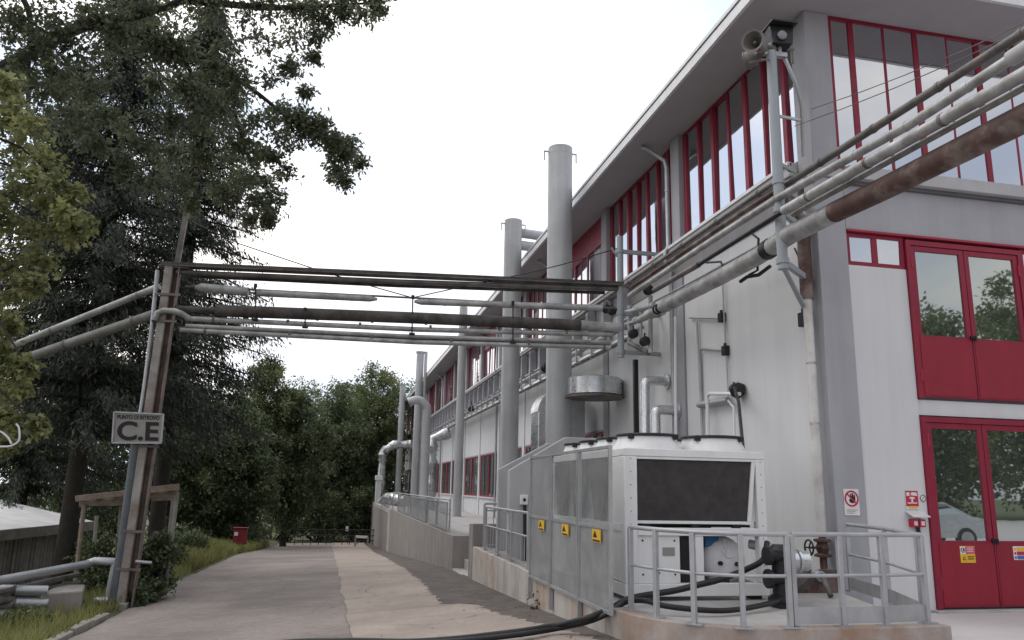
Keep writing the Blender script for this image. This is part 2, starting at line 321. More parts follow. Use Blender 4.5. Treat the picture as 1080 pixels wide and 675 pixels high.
# gutter edge read off the photograph
gedge = lambda y: float(np.interp(y, [-30, 7, 9, 10.8, 12.2, 13.4, 13.5, 16, 22, 40, 64], [2.98, 2.95, 2.86, 2.62, 2.42, 2.3, 1.85, 1.95, 2.05, 2.25, 2.6]))+.5*wob(y, 3)+.06*math.sin(y*17.3)*math.sin(y*5.1)+.035*math.sin(y*41+1)*math.sin(y*11)
strip = tag(bpy.data.objects.new('concrete_pavement', None), kind='structure'); COL.objects.link(strip); ORG[strip] = Vector((0,0,0))
joints = [-30, -18, -9, -1.5, 6.1, 13.45, 20.8, 29, 38, 48, 64]
for a, c in zip(joints[:-1], joints[1:]):
    yy = [a+.012]+[y for y in ys if a+.1 < y < c-.1]+[c-.012]
    sheet('slab', lambda y: (split(y)+.003, gedge(y)-.004), yy, zroad, M['slab'], parent=strip, nx=8)
sheet('gutter', lambda y: (gedge(y), 3.16), ys, zroad, M['gutter'], dz=-.004, nx=3)
b = MB(); b.add([(-3.7,-30,-.12),(3.2,-30,.0),(3.2,64,-3),(-3.7,64,-3)], [(0,1,2,3)])
# pale apron in front of the door
sheet('apron', lambda y: (3.165, 60), [-30,-20,-10,-5,0,3,6,8,9,9.6,10.15], lambda x, y: .045*min(1, max(0, (8.2-x)/5)) - .02, M['apron'], nx=24)
# left kerb stones
kerb = tag(bpy.data.objects.new('kerb', None), kind='structure'); COL.objects.link(kerb); ORG[kerb] = Vector((0,0,0))
y = 4.0; i = 0
while y < 20:
    if not (i % 7 == 5):
        b = MB(); x = XL-.03+random.uniform(-.02, .02); e = random.uniform(-.02, .02); l = .96
        z0, z1 = zl(y), zl(y+l)
        poly = [(x,y,z0-.1),(x,y,z0+.085+e),(x-.13,y,z0+.095+e),(x-.13,y,z0-.1)]
        q = [(p[0]+random.uniform(-.012,.012), y+l, p[2]+z1-z0+random.uniform(-.012,.012)) for p in poly]
        b.add(poly+q, [(0,1,2,3),(7,6,5,4),(0,4,5,1),(1,5,6,2),(2,6,7,3),(3,7,4,0)])
        part('kerb_stone', b, M['kerb'], kerb, bev=.015)
    y += .98; i += 1
# ------------------------------------------------------------------ factory building
WX, FY = 7.0, 10.19                     # long wall plane, short front plane
PITCH_B, CW, NB = 4.79, .42, 15
YE = FY+PITCH_B*NB+CW
SOF, EAVE = 9.35, 1.0
B = thing('factory_building', 'long grey and white industrial building with red framed windows and deep flat eaves', 'building', (12, 45, 0))
# core behind everything
part('wall_core', MB().box(WX+.12, 24, FY+.14, YE-.1, -3.2, SOF-.01), M['greypaint'], B, smooth=0)
b = MB(); x0, y0 = WX-EAVE+.02, FY-.97
part('soffit', MB().box(x0+.03, 25, y0+.03, YE+.7, SOF, SOF+.05), M['soffit'], B, smooth=0)
part('fascia', MB().box(x0, x0+.06, y0, YE+.75, SOF-.015, SOF+.17).box(x0+.063, 25.1, y0, y0+.06, SOF-.015, SOF+.17), M['fascia'], B, smooth=0)
part('drip_groove', MB().box(x0+.012, x0+.07, y0+.012, YE+.74, SOF+.171, SOF+.20).box(x0+.073, 25, y0+.012, y0+.07, SOF+.171, SOF+.20), M['fasciadark'], B, smooth=0)
part('roof_edge', MB().box(x0-.02, x0+.3, y0-.02, YE+.77, SOF+.201, SOF+.27).box(x0+.303, 25.1, y0-.02, y0+.3, SOF+.201, SOF+.27), M['fascia'], B, smooth=0)
part('roof', MB().box(x0+.301, 25, y0+.301, YE+.7, SOF+.06, SOF+.26), M['roof'], B, smooth=0)
def window(name, axis, s0, s1, z0, z1, plane, offs, thick, thin, rd, gl, parent, red_top=0, pro=0., bars=None):
    """frame with mullions at offs (alternating thick and thin); axis 'y' = on the long wall, 'x' = on the front"""
    def bx(mb, a, c, lo, hi, dn, df):
        return mb.box(plane+dn, plane+df, a, c, lo, hi) if axis == 'y' else mb.box(a, c, plane+dn, plane+df, lo, hi)
    f = MB(); fw = .06; fd = .004
    bx(f, s0, s1, z0, z0+fw, fd, .10); bx(f, s0, s1, z1-fw, z1, fd, .10)
    bx(f, s0, s0+fw, z0+fw, z1-fw, fd, .10); bx(f, s1-fw, s1, z0+fw, z1-fw, fd, .10)
    cuts = [s0+fw]; fb = MB() if bars else f
    for i, o_ in enumerate(offs):
        w = thick if i % 2 == 0 else thin; c = s0+o_
        bx(fb, c-w/2, c+w/2, z0+fw, z1-fw, (.010 if i % 2 == 0 else .017)-pro, .095); cuts += [c-w/2, c+w/2]
    cuts.append(s1-fw); w_ = part(name, f, rd, parent, smooth=0)
    if bars: part('glazing_bars', fb, bars, w_, smooth=0)
    zt = z1-fw
    if red_top:
        zt = z1-fw-red_top; g = MB(); bx(g, s0+fw, s1-fw, zt, z1-fw, .0, .05); part('infill_panel', g, rd, w_, smooth=0)
    for j in range(0, len(cuts), 2):
        if cuts[j+1]-cuts[j] < .02: continue
        g = MB(); a_, c_ = cuts[j], cuts[j+1]; t = random.uniform(-.006, .006); t2 = random.uniform(-.02, .02)
        lo, hi = z0+fw, zt
        if axis == 'y': g.add([(plane+.028+t,c_,lo),(plane+.028-t,a_,lo),(plane+.028-t+t2,a_,hi),(plane+.028+t+t2,c_,hi)], [(0,1,2,3)])
        else: g.add([(a_,plane+.028+t,lo),(c_,plane+.028-t,lo),(c_,plane+.028-t+t2,hi),(a_,plane+.028+t+t2,hi)], [(0,1,2,3)])
        part('pane', g, gl, w_, smooth=0)
    return w_
OFFS = [.36+.65*i for i in range(7)]
for k_ in range(NB+1):
    yc = FY+PITCH_B*k_
    if k_: part('column', MB().box(WX-.06, WX+.3, yc, yc+CW, 6.86, SOF-.002), M['greypaint'], B, bev=.01)
    if k_: part('column', MB().box(WX-.03, WX+.3, yc+.02, yc+CW-.02, -3.1, 6.12), M['greypaint'] if k_ < 4 else M['wall'], B, smooth=0)
    if k_ == NB: break
    ya, yb = yc+CW+.003, yc+PITCH_B-.003
    rt = {2: .75, 5: .9, 7: .5}.get(k_, 0)
    window('window', 'y', ya, yb, 6.86, SOF-.004, WX+.06, OFFS, .115, .065, M['red'], M['glass'], B, red_top=rt, pro=.03 if k_ < 2 else 0)
    # panel below the ledge, cut into two sheets at far bays
    ym = (ya+yb)/2
    if k_ < 2:
        part('wall_panel', MB().box(WX, WX+.11, yc+(CW if k_ else .3)+.003, yb, -3.1, 6.12), M['wall'], B, smooth=0)
    else:
        part('wall_panel', MB().box(WX, WX+.11, ya, ym-.008, 3.2, 6.12), M['wall'], B, smooth=0)
        part('wall_panel', MB().box(WX, WX+.11, ym+.008, yb, 3.2, 6.12), M['wall'], B, smooth=0)
        part('wall_panel', MB().box(WX, WX+.11, ya, yb, -3.1, 1.1), M['wall'], B, smooth=0)
        part('window_sill', MB().box(WX-.06, WX+.12, ya, yb, 1.102, 1.17), M['fascia'], B, smooth=0)
        for (a_, c_) in ((ya+.05, ym-.03), (ym+.03, yb-.05)):
            n_ = 5; sp = (c_-a_)/n_
            window('window', 'y', a_, c_, 1.175, 3.14, WX+.02, [sp*i for i in range(1, n_)], .035, .02, M['reddark'], M['glass_far'], B, bars=M['greybar'])
        part('window_head', MB().box(WX+.002, WX+.12, ya, yb, 3.142, 3.198), M['greypaint'], B, smooth=0)
part('ledge', MB().box(WX-.14, WX+.13, FY+.44, YE, 6.62, 6.855), M['ledge'], B, bev=.012)
part('ledge_cap', MB().box(WX-.17, WX-.10, FY+.44, YE, 6.80, 6.86), M['fascia'], B, smooth=0)
part('band', MB().box(WX-.02, WX+.11, FY+.44, YE, 6.123, 6.618), M['greybar'], B, smooth=0)
# short front
part('corner_column', MB().box(WX, WX+.5, FY, FY+.295, -.3, 6.455), M['greypaint'], B, bev=.012)
part('corner_capital', MB().box(WX-.05, WX+.51, FY-.03, FY+.43, 6.46, 6.62), M['ledge'], B, bev=.02)
part('corner_column', MB().box(WX, WX+.45, FY, FY+CW, 6.621, SOF-.003), M['greypaint'], B, bev=.015)
part('spandrel', MB().box(WX+.503, 24, FY, FY+.2, 5.63, 6.36), M['greypaint'], B, smooth=0)
part('ledge', MB().box(WX+.513, 24, FY-.16, FY+.1, 6.42, 6.63), M['ledge'], B, bev=.012)
part('ledge_dark_strip', MB().box(WX+.513, 24, FY-.06, FY+.1, 6.362, 6.419), M['fasciadark'], B, smooth=0)  # solid dark strip between the ledge and the spandrel
for a_ in np.arange(0, 4):
    s0 = WX+.455+a_*4.85
    window('window', 'x', s0, s0+4.83, 6.635, SOF-.004, FY+.03, [.43+.615*i for i in range(8)], .095, .045, M['red'], M['glass'], B)
part('wall_panel', MB().box(WX+.503, 8.53, FY+.03, FY+.15, -.3, 5.065), M['wall'], B, smooth=0)
part('wall_panel', MB().box(10.71, 24, FY+.03, FY+.15, -.3, 5.065), M['wall'], B, smooth=0)
part('wall_panel', MB().box(8.533, 10.707, FY+.06, FY+.15, 2.80, 3.03), M['wall'], B, smooth=0)
part('door_threshold', MB().box(8.45, 10.8, FY-.12, FY+.1, -.1, .012), M['platform'], B, bev=.008)
part('lintel_red_strip', MB().box(WX+.503, 24, FY-.03, FY+.12, 5.595, 5.629), M['reddark'], B, smooth=0)  # thin red painted strip along the foot of the spandrel
window('transom_window', 'x', WX+.505, 8.527, 5.07, 5.59, FY+.03, [.5], .10, .05, M['red'], M['glass'], B)
window('transom_window', 'x', 10.713, 14.5, 5.07, 5.59, FY+.03, [.6, 1.2, 1.8, 2.4, 3.0], .06, .05, M['red'], M['glass'], B)
def double_door(z0, z1, zsp, label):
    f = MB(); x0, x1, xm = 8.535, 10.705, 9.60
    f.box(x0, x0+.08, FY-.01, FY+.12, z0, z1).box(x1-.08, x1, FY-.01, FY+.12, z0, z1).box(x0+.08, x1-.08, FY-.01, FY+.12, z1-.08, z1)
    d = part('door', f, M['red'], B, smooth=0, label=label)
    for (a_, c_) in ((x0+.085, xm-.006), (xm+.006, x1-.085)):
        g = MB(); w = .085
        part('lower_panel', MB().box(a_+.03, c_-.03, FY-.001, FY+.004, z0+.05, zsp-.035), M['reddoor'], d, smooth=0)
        g.box(a_, c_, FY+.005, FY+.06, z0+.02, zsp)
        g.box(a_, a_+w, FY+.005, FY+.06, zsp, z1-.085).box(c_-w, c_, FY+.005, FY+.06, zsp, z1-.085).box(a_+w, c_-w, FY+.005, FY+.06, z1-.085-w, z1-.085)
        part('door_leaf', g, M['red'], d, bev=.006)
        t = random.uniform(-.003, .003)
        part('pane', MB().add([(a_+w,FY+.03+t,zsp),(c_-w,FY+.03-t,zsp),(c_-w,FY+.03-t,z1-.085-w),(a_+w,FY+.03+t,z1-.085-w)], [(0,1,2,3)]), M['glass_low'], d, smooth=0)
        g = MB()
        for zz in (z0+.35, z1-.35): g.tube([(a_ if a_ < 9.5 else c_, FY-.005, zz-.09), (a_ if a_ < 9.5 else c_, FY-.005, zz+.09)], .018, 8)
        part('hinge', g, M['reddark'], d)
    part('door_handle', MB().box(xm-.04, xm+.05, FY-.02, FY+.004, zsp-.03, zsp+.03).tube([(xm+.02, FY-.05, zsp-.05), (xm+.02, FY-.05, zsp+.03)], .016, 8), M['blackmetal'], d)
double_door(.02, 2.77, .97, 'lower red double door with tall glazed panes'); double_door(3.05, 5.55, 4.03, 'upper red loading door with glazed top half')
# rain pipes
def downpipe(y, x=6.92):
    d = MB(); d.tube([(WX-.62, y+.25, SOF-.06), (WX-.5, y+.2, SOF-.10), (WX-.15, y+.03, SOF-.42), (WX-.12, y, SOF-.6), (WX-.12, y, 6.9), (WX-.2, y, 6.75), (WX-.2, y, 6.55), (x, y, 6.3), (x, y, 2.2), (x, y, .32)], .05, 10)
    p = part('downpipe', d, M['steel'], B)
    for zz in (8.2, 5.6, 4.2, 2.8): part('bracket', MB().tube([((x if zz < 6.5 else WX-.12), y, zz-.02), ((x if zz < 6.5 else WX-.12), y, zz+.02)], .062, 10), M['steel'], p)
for k_ in (1, 3, 5, 7, 9, 11): downpipe(FY+PITCH_B*k_+CW+.06)
# ------------------------------------------------------------------ raised platform and retaining walls along the long side
def arc(cx, cy, r, a0, a1, n): return [(cx+r*math.cos(rad(a0+(a1-a0)*i/n)), cy+r*math.sin(rad(a0+(a1-a0)*i/n))) for i in range(n+1)]
edge = [(3.1, 17.75), (3.1, 12.8), (3.1, 8.9)] + arc(4.3, 8.75, 1.2, 183, 262, 10)[1:] + [(4.35, 7.5), (5.2, 7.36), (6.22, 7.34)]
edge = [(3.1, 17.75), (3.1, 12.8), (3.1, 8.9), (3.11, 8.6), (3.18, 8.25), (3.32, 7.92), (3.55, 7.62), (3.85, 7.42), (4.2, 7.32), (4.7, 7.28), (5.4, 7.27), (6.22, 7.27)]
inner = lambda p, q: None
poly = edge + [(6.22, 7.9), (6.55, 9.0), (6.9, FY+.05), (6.97, FY+.06), (6.97, 17.75)]
struct('platform', MB().prism([(x, y, -.6) for x, y in poly][::-1], (0, 0, .892)), M['platform'])
# upstand of the retaining wall, following the edge
def strip_wall(name, pts, w, ztop, zbot, mt, bev=.012, label=None, jitter=0):
    b = MB(); n = len(pts); A = []; C = []
    for i, p in enumerate(pts):
        p = Vector((p[0], p[1], 0)); t = Vector((*pts[min(i+1,n-1)], 0))-Vector((*pts[max(i-1,0)], 0)); nn = Vector((-t.y, t.x, 0)).normalized()
        A.append(p); C.append(p+nn*w)
    vs_ = []
    for i in range(n):
        zt = ztop(A[i].y) if callable(ztop) else ztop; zb = zbot(A[i].x, A[i].y)
        vs_ += [(A[i].x, A[i].y, zb), (A[i].x, A[i].y, zt), (C[i].x, C[i].y, zt), (C[i].x, C[i].y, zb)]
    fs = [(3,2,1,0), tuple(4*(n-1)+i for i in range(4))]
    for i in range(n-1):
        for k in range(4): fs.append((4*i+k, 4*i+(k+1)%4, 4*i+4+(k+1)%4, 4*i+4+k))
    b.add(vs_, fs); return b
low = lambda x, y: min(zroad(x, y), 0)-.15
e2 = [(x-.012 if x < 3.3 else x, y-.012) for x, y in edge]
solo('retaining_wall', strip_wall('w', [(3.085, 17.78), (3.085, 15), (3.085, 12.8), (3.085, 10.5), (3.085, 8.9)], .2, .315, low, M['concreterust']), M['concreterust'], 'low straight concrete retaining wall with rust streaks under the grey screens', 'wall', bev=.01)
solo('curved_kerb_wall', strip_wall('w', e2[2:], .18, .315, low, M['concrete']), [M['kerbrust']], 'curved low concrete kerb wall carrying the front railing by the hoses', 'wall', bev=.01)
# far platform
poly = [(3.1, 83), (3.1, 20.9), (4.4, 20.9), (4.4, 17.76), (6.97, 17.76), (6.97, 83)]
struct('walkway', MB().prism([(x, y, -3.4) for x, y in poly], (0, 0, 3.692)), M['platform'])
solo('retaining_wall', strip_wall('w', [(3.085, 44.6), (3.085, 36), (3.085, 30), (3.085, 22.3)], .22, .36, low, M['concrete']), M['concrete'], 'tall plain grey concrete retaining wall further down the road', 'wall', bev=.012)
solo('retaining_wall', strip_wall('w', [(3.085, 72), (3.085, 60), (3.085, 51), (3.085, 46.6)], .22, .1, low, M['concrete']), M['concrete'], 'last concrete retaining wall at the far end of the building', 'wall', bev=.012)
st = thing('concrete_steps', 'small concrete steps in the gap between the two retaining walls', 'steps', (3.6, 19.3, -.5))
for i in range(4): part('step', MB().box(3.1+i*.3, 4.5, 18.35, 20.86, -.75+i*.25, -.45+i*.235), M['platform'], st, bev=.01)
b = MB().prism([(3.085, 18.32, -.6), (3.085, 18.32, .78), (3.085, 18.0, .80), (3.085, 17.83, .80), (3.085, 17.83, -.6)], (.9, 0, 0))
part('cheek_wall', b, M['concrete'], st, bev=.012)
part('cheek_wall', MB().box(3.085, 4.3, 20.88, 22.28, -.75, .36), M['concrete'], st, bev=.012)
# two flank walls of the inner stair, square to the building, rising towards it
def flank(label, px0, py0, px1, py1, Y_):
    a, c = at(px0, py0, Y=Y_), at(px1, py1, Y=Y_); sl = (c.z-a.z)/(c.x-a.x); xe = a.x+1.1
    b = MB().prism([(a.x, Y_, .29), (xe+.9, Y_, .29), (xe+.9, Y_, a.z+sl*1.1), (xe, Y_, a.z+sl*1.1), (a.x, Y_, a.z)], (0, .13, 0))
    solo('stair_flank_wall', b, M['ledge'], label, 'stair wall', bev=.012)
flank('near sloping grey stair flank wall just behind the grey screen', 537, 496, 560, 482.5, 14.6)
flank('farther sloping grey stair flank wall beside the thick steel stack', 526, 495, 558, 478, 16.9)
# ------------------------------------------------------------------ pipe rack on the long wall
def px_r(p, px): return depth(p)*px/2/FPX          # radius in metres of something px pixels wide at p
def clamp(mb, a, d, r, l=.05): a = Vector(a); d = Vector(d).normalized(); mb.tube([a-d*l/2, a+d*l/2], r, 12); return mb
RX = 6.1
def line(pts, X): return [at(x, y, X=X) for x, y in pts]
def pipe_thing(label, segs, joints=(), jm=None, cat='pipe', name='pipe'):
    """segs: (points, radius, material); joints: (point, direction, radius)"""
    p0 = segs[0][0][0]; t = thing(name, label, cat, tuple(p0))
    for pts, r, mt in segs: part('pipe_run', MB().tube(pts, r, 14), mt, t)
    for (a, d, r) in joints: part('joint_band', clamp(MB(), a, d, r), jm or M['pipedark'], t)
    return t
def along(P, step, r, start=.5):
    out = []; P = [Vector(p) for p in P]; s = start
    for a, c in zip(P[:-1], P[1:]):
        d = c-a; l = d.length
        while s < l: out.append((a+d*(s/l), d, r)); s += step
        s -= l
    return out
ext = lambda P, l: P + [P[-1]+(P[-1]-P[-2]).normalized()*l]
p2 = line([(665,304),(784,223),(852,180),(1080,34)], 6.25)
pipe_thing('thin rust brown pipe turning dark grey, topmost of the wall pipes', [(p2[:2]+[p2[1].lerp(p2[2], .6)], .042, M['rust']), (ext([p2[1].lerp(p2[2], .6), p2[2], p2[3]], 4), .05, M['pipedark'])], along(p2[2:], 1.1, .058, .3))
p3 = line([(664,312),(740,261),(817,211),(960,131),(1080,53)], 6.0)
pipe_thing('long pale clad pipe, second from the top along the wall', [(ext(p3, 4), .055, M['pipe']), ([p3[4]+(p3[3]-p3[4])*.10, p3[4], p3[4]+(p3[4]-p3[3])*1.5], .078, M['ledge'])], along(p3, .9, .060), M['pipe'])
p4 = line([(690,306),(737,279),(827,222),(960,146),(1080,78)], 5.92)
pipe_thing('grey pipe with black sleeves, third of the pipes along the wall', [(p4[:2], .05, M['pipedark']), (p4[1:3], .038, M['blackmetal']), (ext(p4[2:], 4), .068, M['pipe'])], along(p4[2:], 1.2, .073, .6))
p4b = [p+Vector((.13, 0, -.05)) for p in p4[2:]]
pipe_thing('thin pale pipe tucked beneath the grey wall pipe', [(ext(p4b, 4), .035, M['pipe'])])
p5 = line([(679,324),(745,289),(809,254),(826,243)], 6.35)
pipe_thing('slim conduit running just above the big wall pipe', [(p5, .022, M['steel'])])
p6 = line([(674,337.5),(693,326.5)], 6.12); p6b = line([(700,323),(760,292),(800,270)], 6.12); p6c = line([(812,262),(834,247),(880,224)], 6.12); p6d = line([(880,224),(930,200),(1080,125)], 6.12)
big = pipe_thing('thick insulated wall pipe, pale on the left and rust brown on the right', [(p6+[p6b[0]], .075, M['pipe']), (p6b+[p6c[0]], .135, M['pipe']), (p6c, .135, M['pipe']), (ext(p6d, 4), .137, M['rust'])],
    [(p6b[0]+(p6b[1]-p6b[0])*s, p6b[1]-p6b[0], .138) for s in (.35, .7, 1.0)]+[(p6c[0]+(p6c[1]-p6c[0])*s, p6c[1]-p6c[0], .139) for s in (.55,)], M['pipe'])
for q, r in ((p6[1], .105), (p6[1]+(p6b[0]-p6[1])*.45, .105)): part('flange', clamp(MB(), q, p6[1]-p6[0], r, .03), M['blackmetal'], big)
part('band', clamp(MB(), p6c[0]-(p6c[1]-p6c[0])*.05, p6c[1]-p6c[0], .15, .16), M['blackmetal'], big)
# ledge pipe directly under the windows
p1 = [Vector((6.62, 10.7, 6.50)), Vector((6.62, 18.6, 6.50)), Vector((6.62, 60, 6.50))]
pipe_thing('dark cable conduit under the long window ledge', [(p1, .04, M['pipedark'])], along(p1[:2], 1.5, .055))
# bracket posts
def rack_post(label, base, top, arms, brace, dy=0):
    t = thing('pipe_support_post', label, 'support', tuple(base), None)
    part('post', MB().tube([base, top], .075, 14), M['post'], t)
    for z in arms:
        part('arm', MB().bar((base.x, base.y, z), (WX-.02, base.y+dy, z), .07, .09), M['post'], t, bev=.006)
        part('clamp', MB().tube([(base.x, base.y, z-.04), (base.x, base.y, z+.04)], .09, 14), M['post'], t)
    if brace: part('brace', MB().bar(base+Vector((0,0,.05)), brace, .06, .05), M['post'], t)
    return t
b1 = at(826, 284, X=6.05); t1 = at(806, 62, X=6.05); t1.y = b1.y; 
s1 = rack_post('blue grey pipe support post at the building corner below the loudspeakers', b1, Vector((b1.x, b1.y, t1.z)), (b1.z+.12, 5.62, 6.05), Vector((WX-.04, b1.y+.85, b1.z-.42)), dy=.8)
part('cross_tie', MB().bar((b1.x, b1.y, 6.35), (WX+.02, FY+.1, 6.42), .03, .05), M['post'], s1)
part('cross_tie', MB().bar((b1.x, b1.y, 7.1), (b1.x+.42, b1.y, 7.08), .03, .04), M['steel'], s1)
b2 = at(655, 377, X=6.05); t2 = at(651, 252, X=6.05)
s2 = rack_post('blue grey pipe support post where the road bridge pipes meet the wall', b2, Vector((b2.x, b2.y, t2.z)), (b2.z+.12, 6.95, 5.5), None)
part('brace', MB().bar((b2.x, b2.y, 6.75), (b2.x-.22, b2.y, 7.02), .05, .04), M['post'], s2)
part('post', MB().box(WX-.36, WX-.26, b2.y+.72, b2.y+.82, .3, b2.z+.1), M['blackmetal'], s2)
# loudspeakers and floodlight on the corner post
def horn(label, c, d, r, mt):
    c = Vector(c); d = Vector(d).normalized()
    t = thing('horn_loudspeaker', label, 'loudspeaker', tuple(c))
    part('bell', MB().lathe(c, d, [(.05, -.02), (.055, .06), (.08, .12), (.13, .2), (r, .30), (r+.012, .30), (r+.012, .315), (r-.02, .305), (.10, .20), (.04, .12)], 20), mt, t)
    part('driver', MB().lathe(c-d*.17, d, [(.06, 0), (.085, .02), (.085, .14), (.05, .16)], 16), mt, t)
    part('throat', MB().lathe(c+d*.10, d, [(.035, 0), (.035, .1), (.02, .13)], 12), M['fasciadark'], t); return t
hp = Vector((b1.x, b1.y, t1.z))
horn('grey horn loudspeaker facing left on top of the corner post', hp+Vector((-.22, -.05, .02)), (-.75, -.65, -.15), .16, M['horn'])
horn('smaller grey horn loudspeaker behind the floodlight on the corner post', hp+Vector((-.02, .12, .08)), (-.5, .8, -.1), .14, M['horn'])
fl = thing('floodlight', 'black floodlight with hood on top of the corner post', 'floodlight', tuple(hp+Vector((.10, -.02, .02))))
c = hp+Vector((.14, -.05, .24))
part('housing', MB().prism([c+Vector((-.16,-.06,-.15)), c+Vector((.14,-.10,-.15)), c+Vector((.17,-.10,.14)), c+Vector((-.19,-.02,.17))], (.05,.30,.02)), M['blackmetal'], fl, bev=.012)
part('hood', MB().prism([c+Vector((-.22,-.16,.16)), c+Vector((.18,-.20,.14)), c+Vector((.18,-.20,.165)), c+Vector((-.22,-.16,.185))], (.05,.42,.03)), M['blackmetal'], fl)
part('lens', MB().lathe(c+Vector((-.03,-.085,-.03)), (-.1,-1,0), [(.07,0),(.07,.03),(.05,.04)], 16), M['greybar'], fl)
part('bracket', MB().bar(c+Vector((0,.05,-.26)), c+Vector((0,.05,-.14)), .05, .05).bar(hp+Vector((-.12,.02,-.02)), hp+Vector((.26,.02,-.02)), .08, .07), M['steel'], fl)
part('relay_box', MB().box(hp.x-.20, hp.x-.06, hp.y-.02, hp.y+.14, hp.z-.02, hp.z+.15), M['horn'], fl, bev=.01)
part('yoke', MB().bar(hp+Vector((-.3,.1,-.16)), hp+Vector((.02,.1,-.06)), .03, .03).bar(hp+Vector((-.22,-.06,-.2)), hp+Vector((.0,.0,-.12)), .025, .025), M['horn'], fl)
part('stay', MB().bar(hp+Vector((.22,.06,.12)), hp+Vector((.62,.35,.34)), .03, .03).bar(hp+Vector((.55,.3,.36)), hp+Vector((.55,.3,.06)), .03, .03), M['horn'], fl)
cu = [at(828,62,X=6.3), at(838,85,X=6.4), at(845,110,X=6.6), at(846,140,X=6.75), at(847,165,X=6.85)]
solo('flexible_conduit', MB().tube(cu, .03, 10), M['steel'], 'grey conduit bending down beside the corner column windows', 'conduit')
cu = [at(812,75,X=6.12), at(814,120,X=6.12), at(815,150,X=6.12), at(820,168,X=6.2), at(832,180,X=6.4), at(846,183,X=6.7)]
solo('cable', MB().tube(cu, .018, 8), M['blackmetal'], 'dark cable looping from the corner post to the wall', 'cable')
for i, (l, a, c) in enumerate((('upper of the two bare wires running right from the corner column', at(856,115,X=7.0), at(1100,15,Y=6.0)), ('lower of the two bare wires running right from the corner column', at(838,133,X=6.6), at(1100,22,Y=6.2)))):
    mid = a.lerp(c, .5)-Vector((0,0,.06)); solo('wire', MB().tube([a, a.lerp(c,.25)-Vector((0,0,.045)), mid, a.lerp(c,.75)-Vector((0,0,.045)), c], .007, 6), M['pipedark'], l, 'wire')
# ------------------------------------------------------------------ pipe bridge over the road
PA, PB = Vector((6.05, b2.y, 0)), Vector((-3.64, 17.0, 0))
def br(px, py):                                     # point of the bridge plane
    n = (PB-PA); n = Vector((-n.y, n.x, 0)).normalized(); d = at(px, py, Y=10)-Vector((0,0,CAM_H)); o = Vector((0,0,CAM_H))
    return o + d*((PA-o).dot(n)/d.dot(n))
off = Vector((0, .16, 0))
t = thing('cable_tray', 'dark steel tray and pipe topmost on the bridge over the road', 'cable tray', tuple(br(655,301)))
a, c = br(171,280), br(656,301)
part('channel', MB().bar(a, c, .26, .05), M['pipedark'], t); part('channel_lip', MB().bar(a+Vector((0,-.13,.03)), c+Vector((0,-.13,.03)), .012, .05), M['rustdark'], t)
part('pipe_run', MB().tube([br(186,287), br(420,297), br(656,305)], .055, 12), M['pipedark'], t); part('pipe_run', MB().tube([br(200,289)+off, br(420,299.5)+off, br(640,307)+off], .04, 10), M['rustdark'], t)
d = br(435,316)-br(200,303)
pipe_thing('pale insulated pipe in three sleeved lengths on the road bridge', [([br(196,302), br(650,325)], .022, M['pipedark']), ([br(206,303), br(212,303.3)], [.03,.098], M['pipe']), ([br(212,303.3), br(262,308)], .098, M['pipe']), ([br(270,309), br(390,315), br(398,315.6)], [.072,.07,.028], M['pipe']), ([br(437,318), br(444,318.3), br(635,325)], [.03,.07,.075], M['pipe'])], along([br(280,309.5), br(390,315)], 1.3, .074)+along([br(445,318.3), br(635,325)], 1.4, .078), M['pipe'])
dk = pipe_thing('thick dark brown insulated pipe in the middle of the road bridge', [([br(184,325), br(229,327.5)], .062, M['rustdark']), ([br(228,327.5), br(430,335), br(612,343)], .128, M['rustdark']), ([br(611,343), br(655,346)], .115, M['pipe'])], along([br(250,328.5), br(612,343)], 1.15, .132), M['rustdark'])
pipe_thing('upper thin grey pipe under the dark bridge pipe', [([br(199,336), br(440,347.5), br(646,353)], .055, M['pipe'])], along([br(199,336), br(646,353)], 1.5, .06))
pipe_thing('narrow pale pipe second from the bottom of the road bridge', [([br(196,343.5), br(440,355), br(644,361)], .042, M['pipe'])])
pipe_thing('lowest grey pipe of the bridge across the road', [([br(190,348), br(440,361), br(644,366.5)], .05, M['pipe'])], along([br(190,348), br(644,366.5)], 1.7, .056))
pipe_thing('brown pipe hidden behind the lowest bridge pipes', [([br(186,345)+off*1.5, br(440,357)+off*1.5, br(646,364)+off*1.5], .06, M['rustdark'])])
for lab, pts in (('hanger rod near the tree side of the pipe bridge', [(270,302),(269.5,338)]), ('short hanger rod left of the middle of the pipe bridge', [(322,327),(322,346)]), ('hanger rod with chain clamp in the middle of the pipe bridge', [(435,314),(434,353)]), ('hanger rod on the building side of the pipe bridge', [(540,320),(540,362)])):
    a, c = br(*pts[0])-Vector((0,.1,0)), br(*pts[1])-Vector((0,.1,0)); t = thing('hanger_rod', lab, 'hanger', tuple(c))
    part('rod', MB().tube([a, c], .014, 8), M['blackmetal'], t); part('hook', MB().tube([c-Vector((.06,0,0)), c+Vector((.06,0,0))], .03, 8), M['blackmetal'], t); part('clamp', MB().tube([a-Vector((0,0,.05)), a+Vector((0,0,.03))], .035, 8), M['blackmetal'], t)
w1 = [br(198,232), br(252,257), br(336,285), br(387,300.5), br(435,314)]; w2 = [br(435,314), br(485,303), br(552,289), br(593,279), br(651,262)]
solo('suspension_cable', MB().tube(w1, .012, 6), M['blackmetal'], 'thin suspension cable rising left from the middle of the bridge', 'cable')
solo('suspension_cable', MB().tube(w2, .012, 6), M['blackmetal'], 'thin suspension cable rising right from the middle of the bridge', 'cable')
